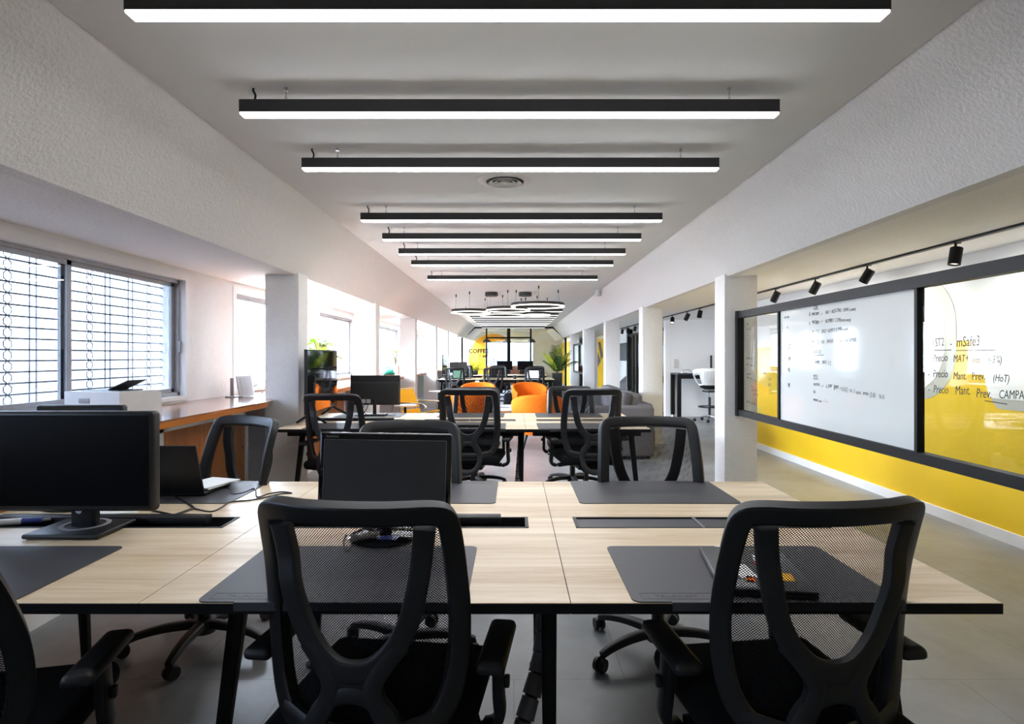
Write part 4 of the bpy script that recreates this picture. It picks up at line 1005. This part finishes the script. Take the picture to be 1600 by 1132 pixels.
# ------------------------------------------------------------------ glass writing boards between the columns
def pen_text(mb, lines, xpl, seed=0):
    """lines: (y, z, size, words, slope): written on a board whose face looks toward -x, reading along -y"""
    rnd = random.Random(seed)
    for (y, z, size, txt, slope) in lines:
        cur = y
        for wd in txt.split(' '):
            mxt = Matrix.Translation((xpl, cur, z + (y - cur) * slope + rnd.uniform(-.004, .004))) @ Matrix.Rotation(R(-90), 4, 'Z') @ Matrix.Rotation(R(90), 4, 'X') @ Matrix.Rotation(R(rnd.uniform(-4, 4)), 4, 'Z') @ Matrix.Diagonal((.72, 1, 1, 1))
            mb.text(wd, size * rnd.uniform(.88, 1.12), mxt, .0003, rnd.uniform(-.05, .25), off=-size * .014 if size < .045 else 0)
            cur -= size * .72 * (.56 * len(wd) + .42)
BX = 2.1
def board(x, y0, y1, dividers, label, panes, z0=.79, z1=1.755):
    t = thing('writing_board', (x, (y0 + y1) / 2, 0), label, 'writing board', 'glass writing boards between the columns'); yc = (y0 + y1) / 2; h = (y1 - y0) / 2
    b = MB(); b.bb(-.028, .028, -h, h, z1 - .062, z1); b.bb(-.028, .028, -h, h, z0, z0 + .055); b.bb(-.033, .028, h - .06, h, z0 - .004, z1 + .006); b.bb(-.028, .028, -h, -h + .05, z0, z1)
    b.build('frame', blk_met, t, smooth=False)
    ed = [y1 - .05] + list(dividers) + [y0 + .05]
    for k, d in enumerate(dividers): MB().bb(-.02, .02, d - yc - .011, d - yc + .011, z0 + .05, z1 - .06).build('divider_bar', blk_met, t, smooth=False)
    for k in range(len(ed) - 1):
        m_, lines, sd = panes[k]
        MB().bb(-.004, .004, ed[k + 1] - yc, ed[k] - yc, z0 + .05, z1 - .06).build('glass_panel' if m_ is board_glass else 'white_panel', m_, t, smooth=False)
        if lines:
            for li, l in enumerate(lines):
                b = MB(); pen_text(b, [(l[0] - yc, *l[1:])], -.0052, sd * 50 + li); b.build('marker_note', ink, t, smooth=False)
left_lines = [(5.3, 1.62, .028, 'IBM', 0), (5.31, 1.575, .028, 'ENC CONSE', 0), (5.32, 1.31, .028, 'Tasa Mnt - SL', 0), (5.32, 1.255, .028, 'Consult - Tipo', -.03), (5.33, 1.21, .026, 'I.', 0), (5.3, 1.174, .026, 'Bonus mat', 0), (5.3, 1.14, .026, 'Lo mas - lago', -.02),
              (5.2, 1.07, .026, 'Nota', 0), (5.18, 1.037, .026, 'Con - 10 dia', -.02), (5.15, 1.0, .026, 'Cin a mano', -.02), (5.3, .925, .026, 'Mto Pot - Tasa 8 (q)', -.03), (4.86, 1.14, .036, 'CON', 0), (4.85, 1.09, .036, 'B+3', 0), (4.84, 1.04, .036, 'Tot', 0), (4.95, 1.19, .03, 'Lamas', -.02)]
mid_lines = [(4.12, 1.673, .032, 'CON', 0), (4.18, 1.624, .036, 'B. MNT IBM ---> ENC + NO CON ES SUMA (-suma)', .0), (4.18, 1.565, .036, 'B. MNT IBM ---> NOMB ETC CON (suma-nota)', 0), (4.18, 1.50, .036, 'C. MT  ETC - ENC + NO MTO SUMA (-suma)', 0), (4.18, 1.426, .036, 'D. MT  ETC = EN - (NO)(1) => BASE NORMAS', 0),
             (4.12, 1.358, .032, 'BASE-CO', 0), (4.14, 1.286, .034, '1. JAIME - MAT + 3 [', 0), (4.12, 1.19, .032, 'MTO', 0), (4.12, 1.137, .036, 'normas ---> 6 JUNT [JAM + LUC] - ta 5 anos arma (2,6) T6.SS.', -.05), (4.12, 1.083, .03, 'SSS', 0), (4.12, 1.025, .032, 'motos con + 1 ->', 0),
             (4.56, 1.63, .03, 'na CON', 0), (4.52, 1.55, .03, 'M', 0), (4.5, 1.40, .05, 'L7', 0), (4.5, 1.31, .045, 'X4', 0), (4.5, 1.22, .045, 'VL', 0), (4.5, 1.1, .045, 'VI', 0)]
right_lines = [(2.95, 1.385, .062, '1ST2 - mSafe3', 0), (2.98, 1.313, .05, '- Precio MAT + inst (-3%)', 0), (2.98, 1.233, .05, '- Precio Mant. Prev. (HoT)', 0), (2.98, 1.155, .054, '- Precio Mant. Prev. CAMPAÑA (-18%)', 0)]
board(BX, 2.022, 5.505, (4.64, 3.05), 'long glass writing board with black frame and marker notes', [(board_glass, left_lines, 1), (white_gl, mid_lines, 2), (board_glass, right_lines, 3)])
b = MB()
brd = [o for o in bpy.data.objects if o.name == 'writing_board'][0]; yc = brd.location.y
for (ya, yb_, z, sl) in ((2.95, 2.82, 1.368, 0), (2.79, 2.56, 1.365, 0), (2.62, 2.5, 1.14, -.05), (4.12, 4.05, 1.664, 0), (4.12, 3.98, 1.346, 0), (4.12, 4.05, 1.18, 0)):
    b.add([(-.0052, ya - yc, z), (-.0052, yb_ - yc, z + (ya - yb_) * sl), (-.0052, yb_ - yc, z + .004 + (ya - yb_) * sl), (-.0052, ya - yc, z + .004)], [(0, 1, 2, 3)])
b.build('marker_underlines', ink, brd, smooth=False)
board(2.1, 16.875, 20.495, (19.0,), 'distant glass writing board near the palm', [(white_gl, [], 0), (board_glass, [], 0)])

# ------------------------------------------------------------------ high table and stool in the bay
t = thing('high_table', (4.15, 12.8, 0), 'black high table with square legs against the bay wall', 'table')
MB().rbox((0, 0, .955), (1.35, .56, .035), .005).build('table_top', blk_soft, t)
for s in ((1, 1), (1, -1), (-1, 1), (-1, -1)):
    l = MB(); l.bb(s[0] * .63 - .04, s[0] * .63 + .04, s[1] * .25 - .03, s[1] * .25 + .03, .05, .94); lo = l.build('leg', blk_met, t, smooth=False)
    MB().cyl((s[0] * .63, s[1] * .25, 0), (s[0] * .63, s[1] * .25, .05), .025, .015, 12).build('levelling_foot', chrome, lo)
MB().bb(-.63, .63, -.27, -.23, .86, .94).build('apron', blk_met, t, smooth=False)
for x, lab in ((3.72, 'bent wire stand on the high table, socket side'), (4.0, 'bent wire stand on the high table beside the white stool')):
    tag(MB().tube([(x - .1, 12.7, .978), (x - .08, 12.7, 1.03), (x + .04, 12.7, 1.05), (x + .08, 12.7, 1.03), (x + .1, 12.7, .98), (x, 12.75, .98), (x - .1, 12.7, .978)], .006).build('wire_stand', chrome), lab, 'wire stand', 'wire stands on the high table')
tag(MB().bb(4.33, 4.36, 12.95, 13.0, .975, 1.36).build('slim_speaker', blk), 'slim dark upright bar on the high table behind stool', 'speaker')
t = thing('bar_stool', (4.02, 12.1, 0), 'white shell stool on tall base with black foot ring', 'stool', None, 12)
vs = []; fs = []; na, nh = 40, 8
for i in range(na + 1):
    a = -150 + 300 * i / na; k = abs(a) / 150; ar = R(a - 90)
    for j in range(nh):
        u = j / (nh - 1); top = 1.10 - .20 * k ** 4
        z = .64 + (top - .64) * u; r_ = .13 + .16 * math.sin(u * math.pi * .52) + (.05 * u if k > .5 else 0)
        vs.append((r_ * math.cos(ar), r_ * math.sin(ar), z))
for i in range(na):
    for j in range(nh - 1):
        if 26 < abs(-150 + 300 * (i + .5) / na) * .36 < 40 and 1 < j < 5: continue
        fs.append((i * nh + j, (i + 1) * nh + j, (i + 1) * nh + j + 1, i * nh + j + 1))
so = MB().add(vs, fs).build('shell', white_pl, t, ang=70)
sm_ = so.modifiers.new('thick', 'SOLIDIFY'); sm_.thickness = .018
b = MB()
for k in range(13):
    a = R(-138 + 96 * k / 12); b.tube([(r_ * math.cos(a), r_ * math.sin(a), z) for r_, z in ((.255, .80), (.292, .92), (.305, 1.04))], .003, 5, 3)
b.build('shell_ribs', grey_pl, t)
MB().lathe([(0, .66), (.14, .66), (.19, .71), (.2, .74), (.18, .76), (0, .76)], 30).build('seat_pad', blk_fab, t)
MB().rbox((0, 0, .62), (.2, .24, .04), .01).build('tilt_mechanism', blk, t); b = MB(); b.cyl((0, 0, .1), (0, 0, .5), .026); b.build('column_sleeve', blk, t); MB().cyl((0, 0, .45), (0, 0, .61), .016).build('gas_lift', chrome, t)
b = MB(); b.lathe([(.22 + .012 * math.cos(q), .30 + .012 * math.sin(q)) for q in [2 * math.pi * k / 10 for k in range(11)]], 36)
for k in range(3): a = R(30 + 120 * k); b.cyl((0, 0, .28), (.215 * math.cos(a), .215 * math.sin(a), .3), .009, n=8)
b.build('foot_ring', blk, t)
b = MB(); b.lathe([(0, .08), (.045, .08), (.04, .13), (0, .14)], 20)
for k in range(5):
    a = R(90 + 72 * k); d = Vector((math.cos(a), math.sin(a), 0)); b.sweep([d * .03 + Vector((0, 0, .11)), d * .31 + Vector((0, 0, .068))], lambda u: .045 - .015 * u, .025, (0, 0, 1), pw=.6)
bo = b.build('star_base', chrome, t)
for k in range(5):
    a = R(90 + 72 * k); d = Vector((math.cos(a), math.sin(a), 0)) * .3
    MB().cyl(d + Vector((-.02, 0, .03)), d + Vector((.02, 0, .03)), .03, n=16).build('castor', blk, bo)
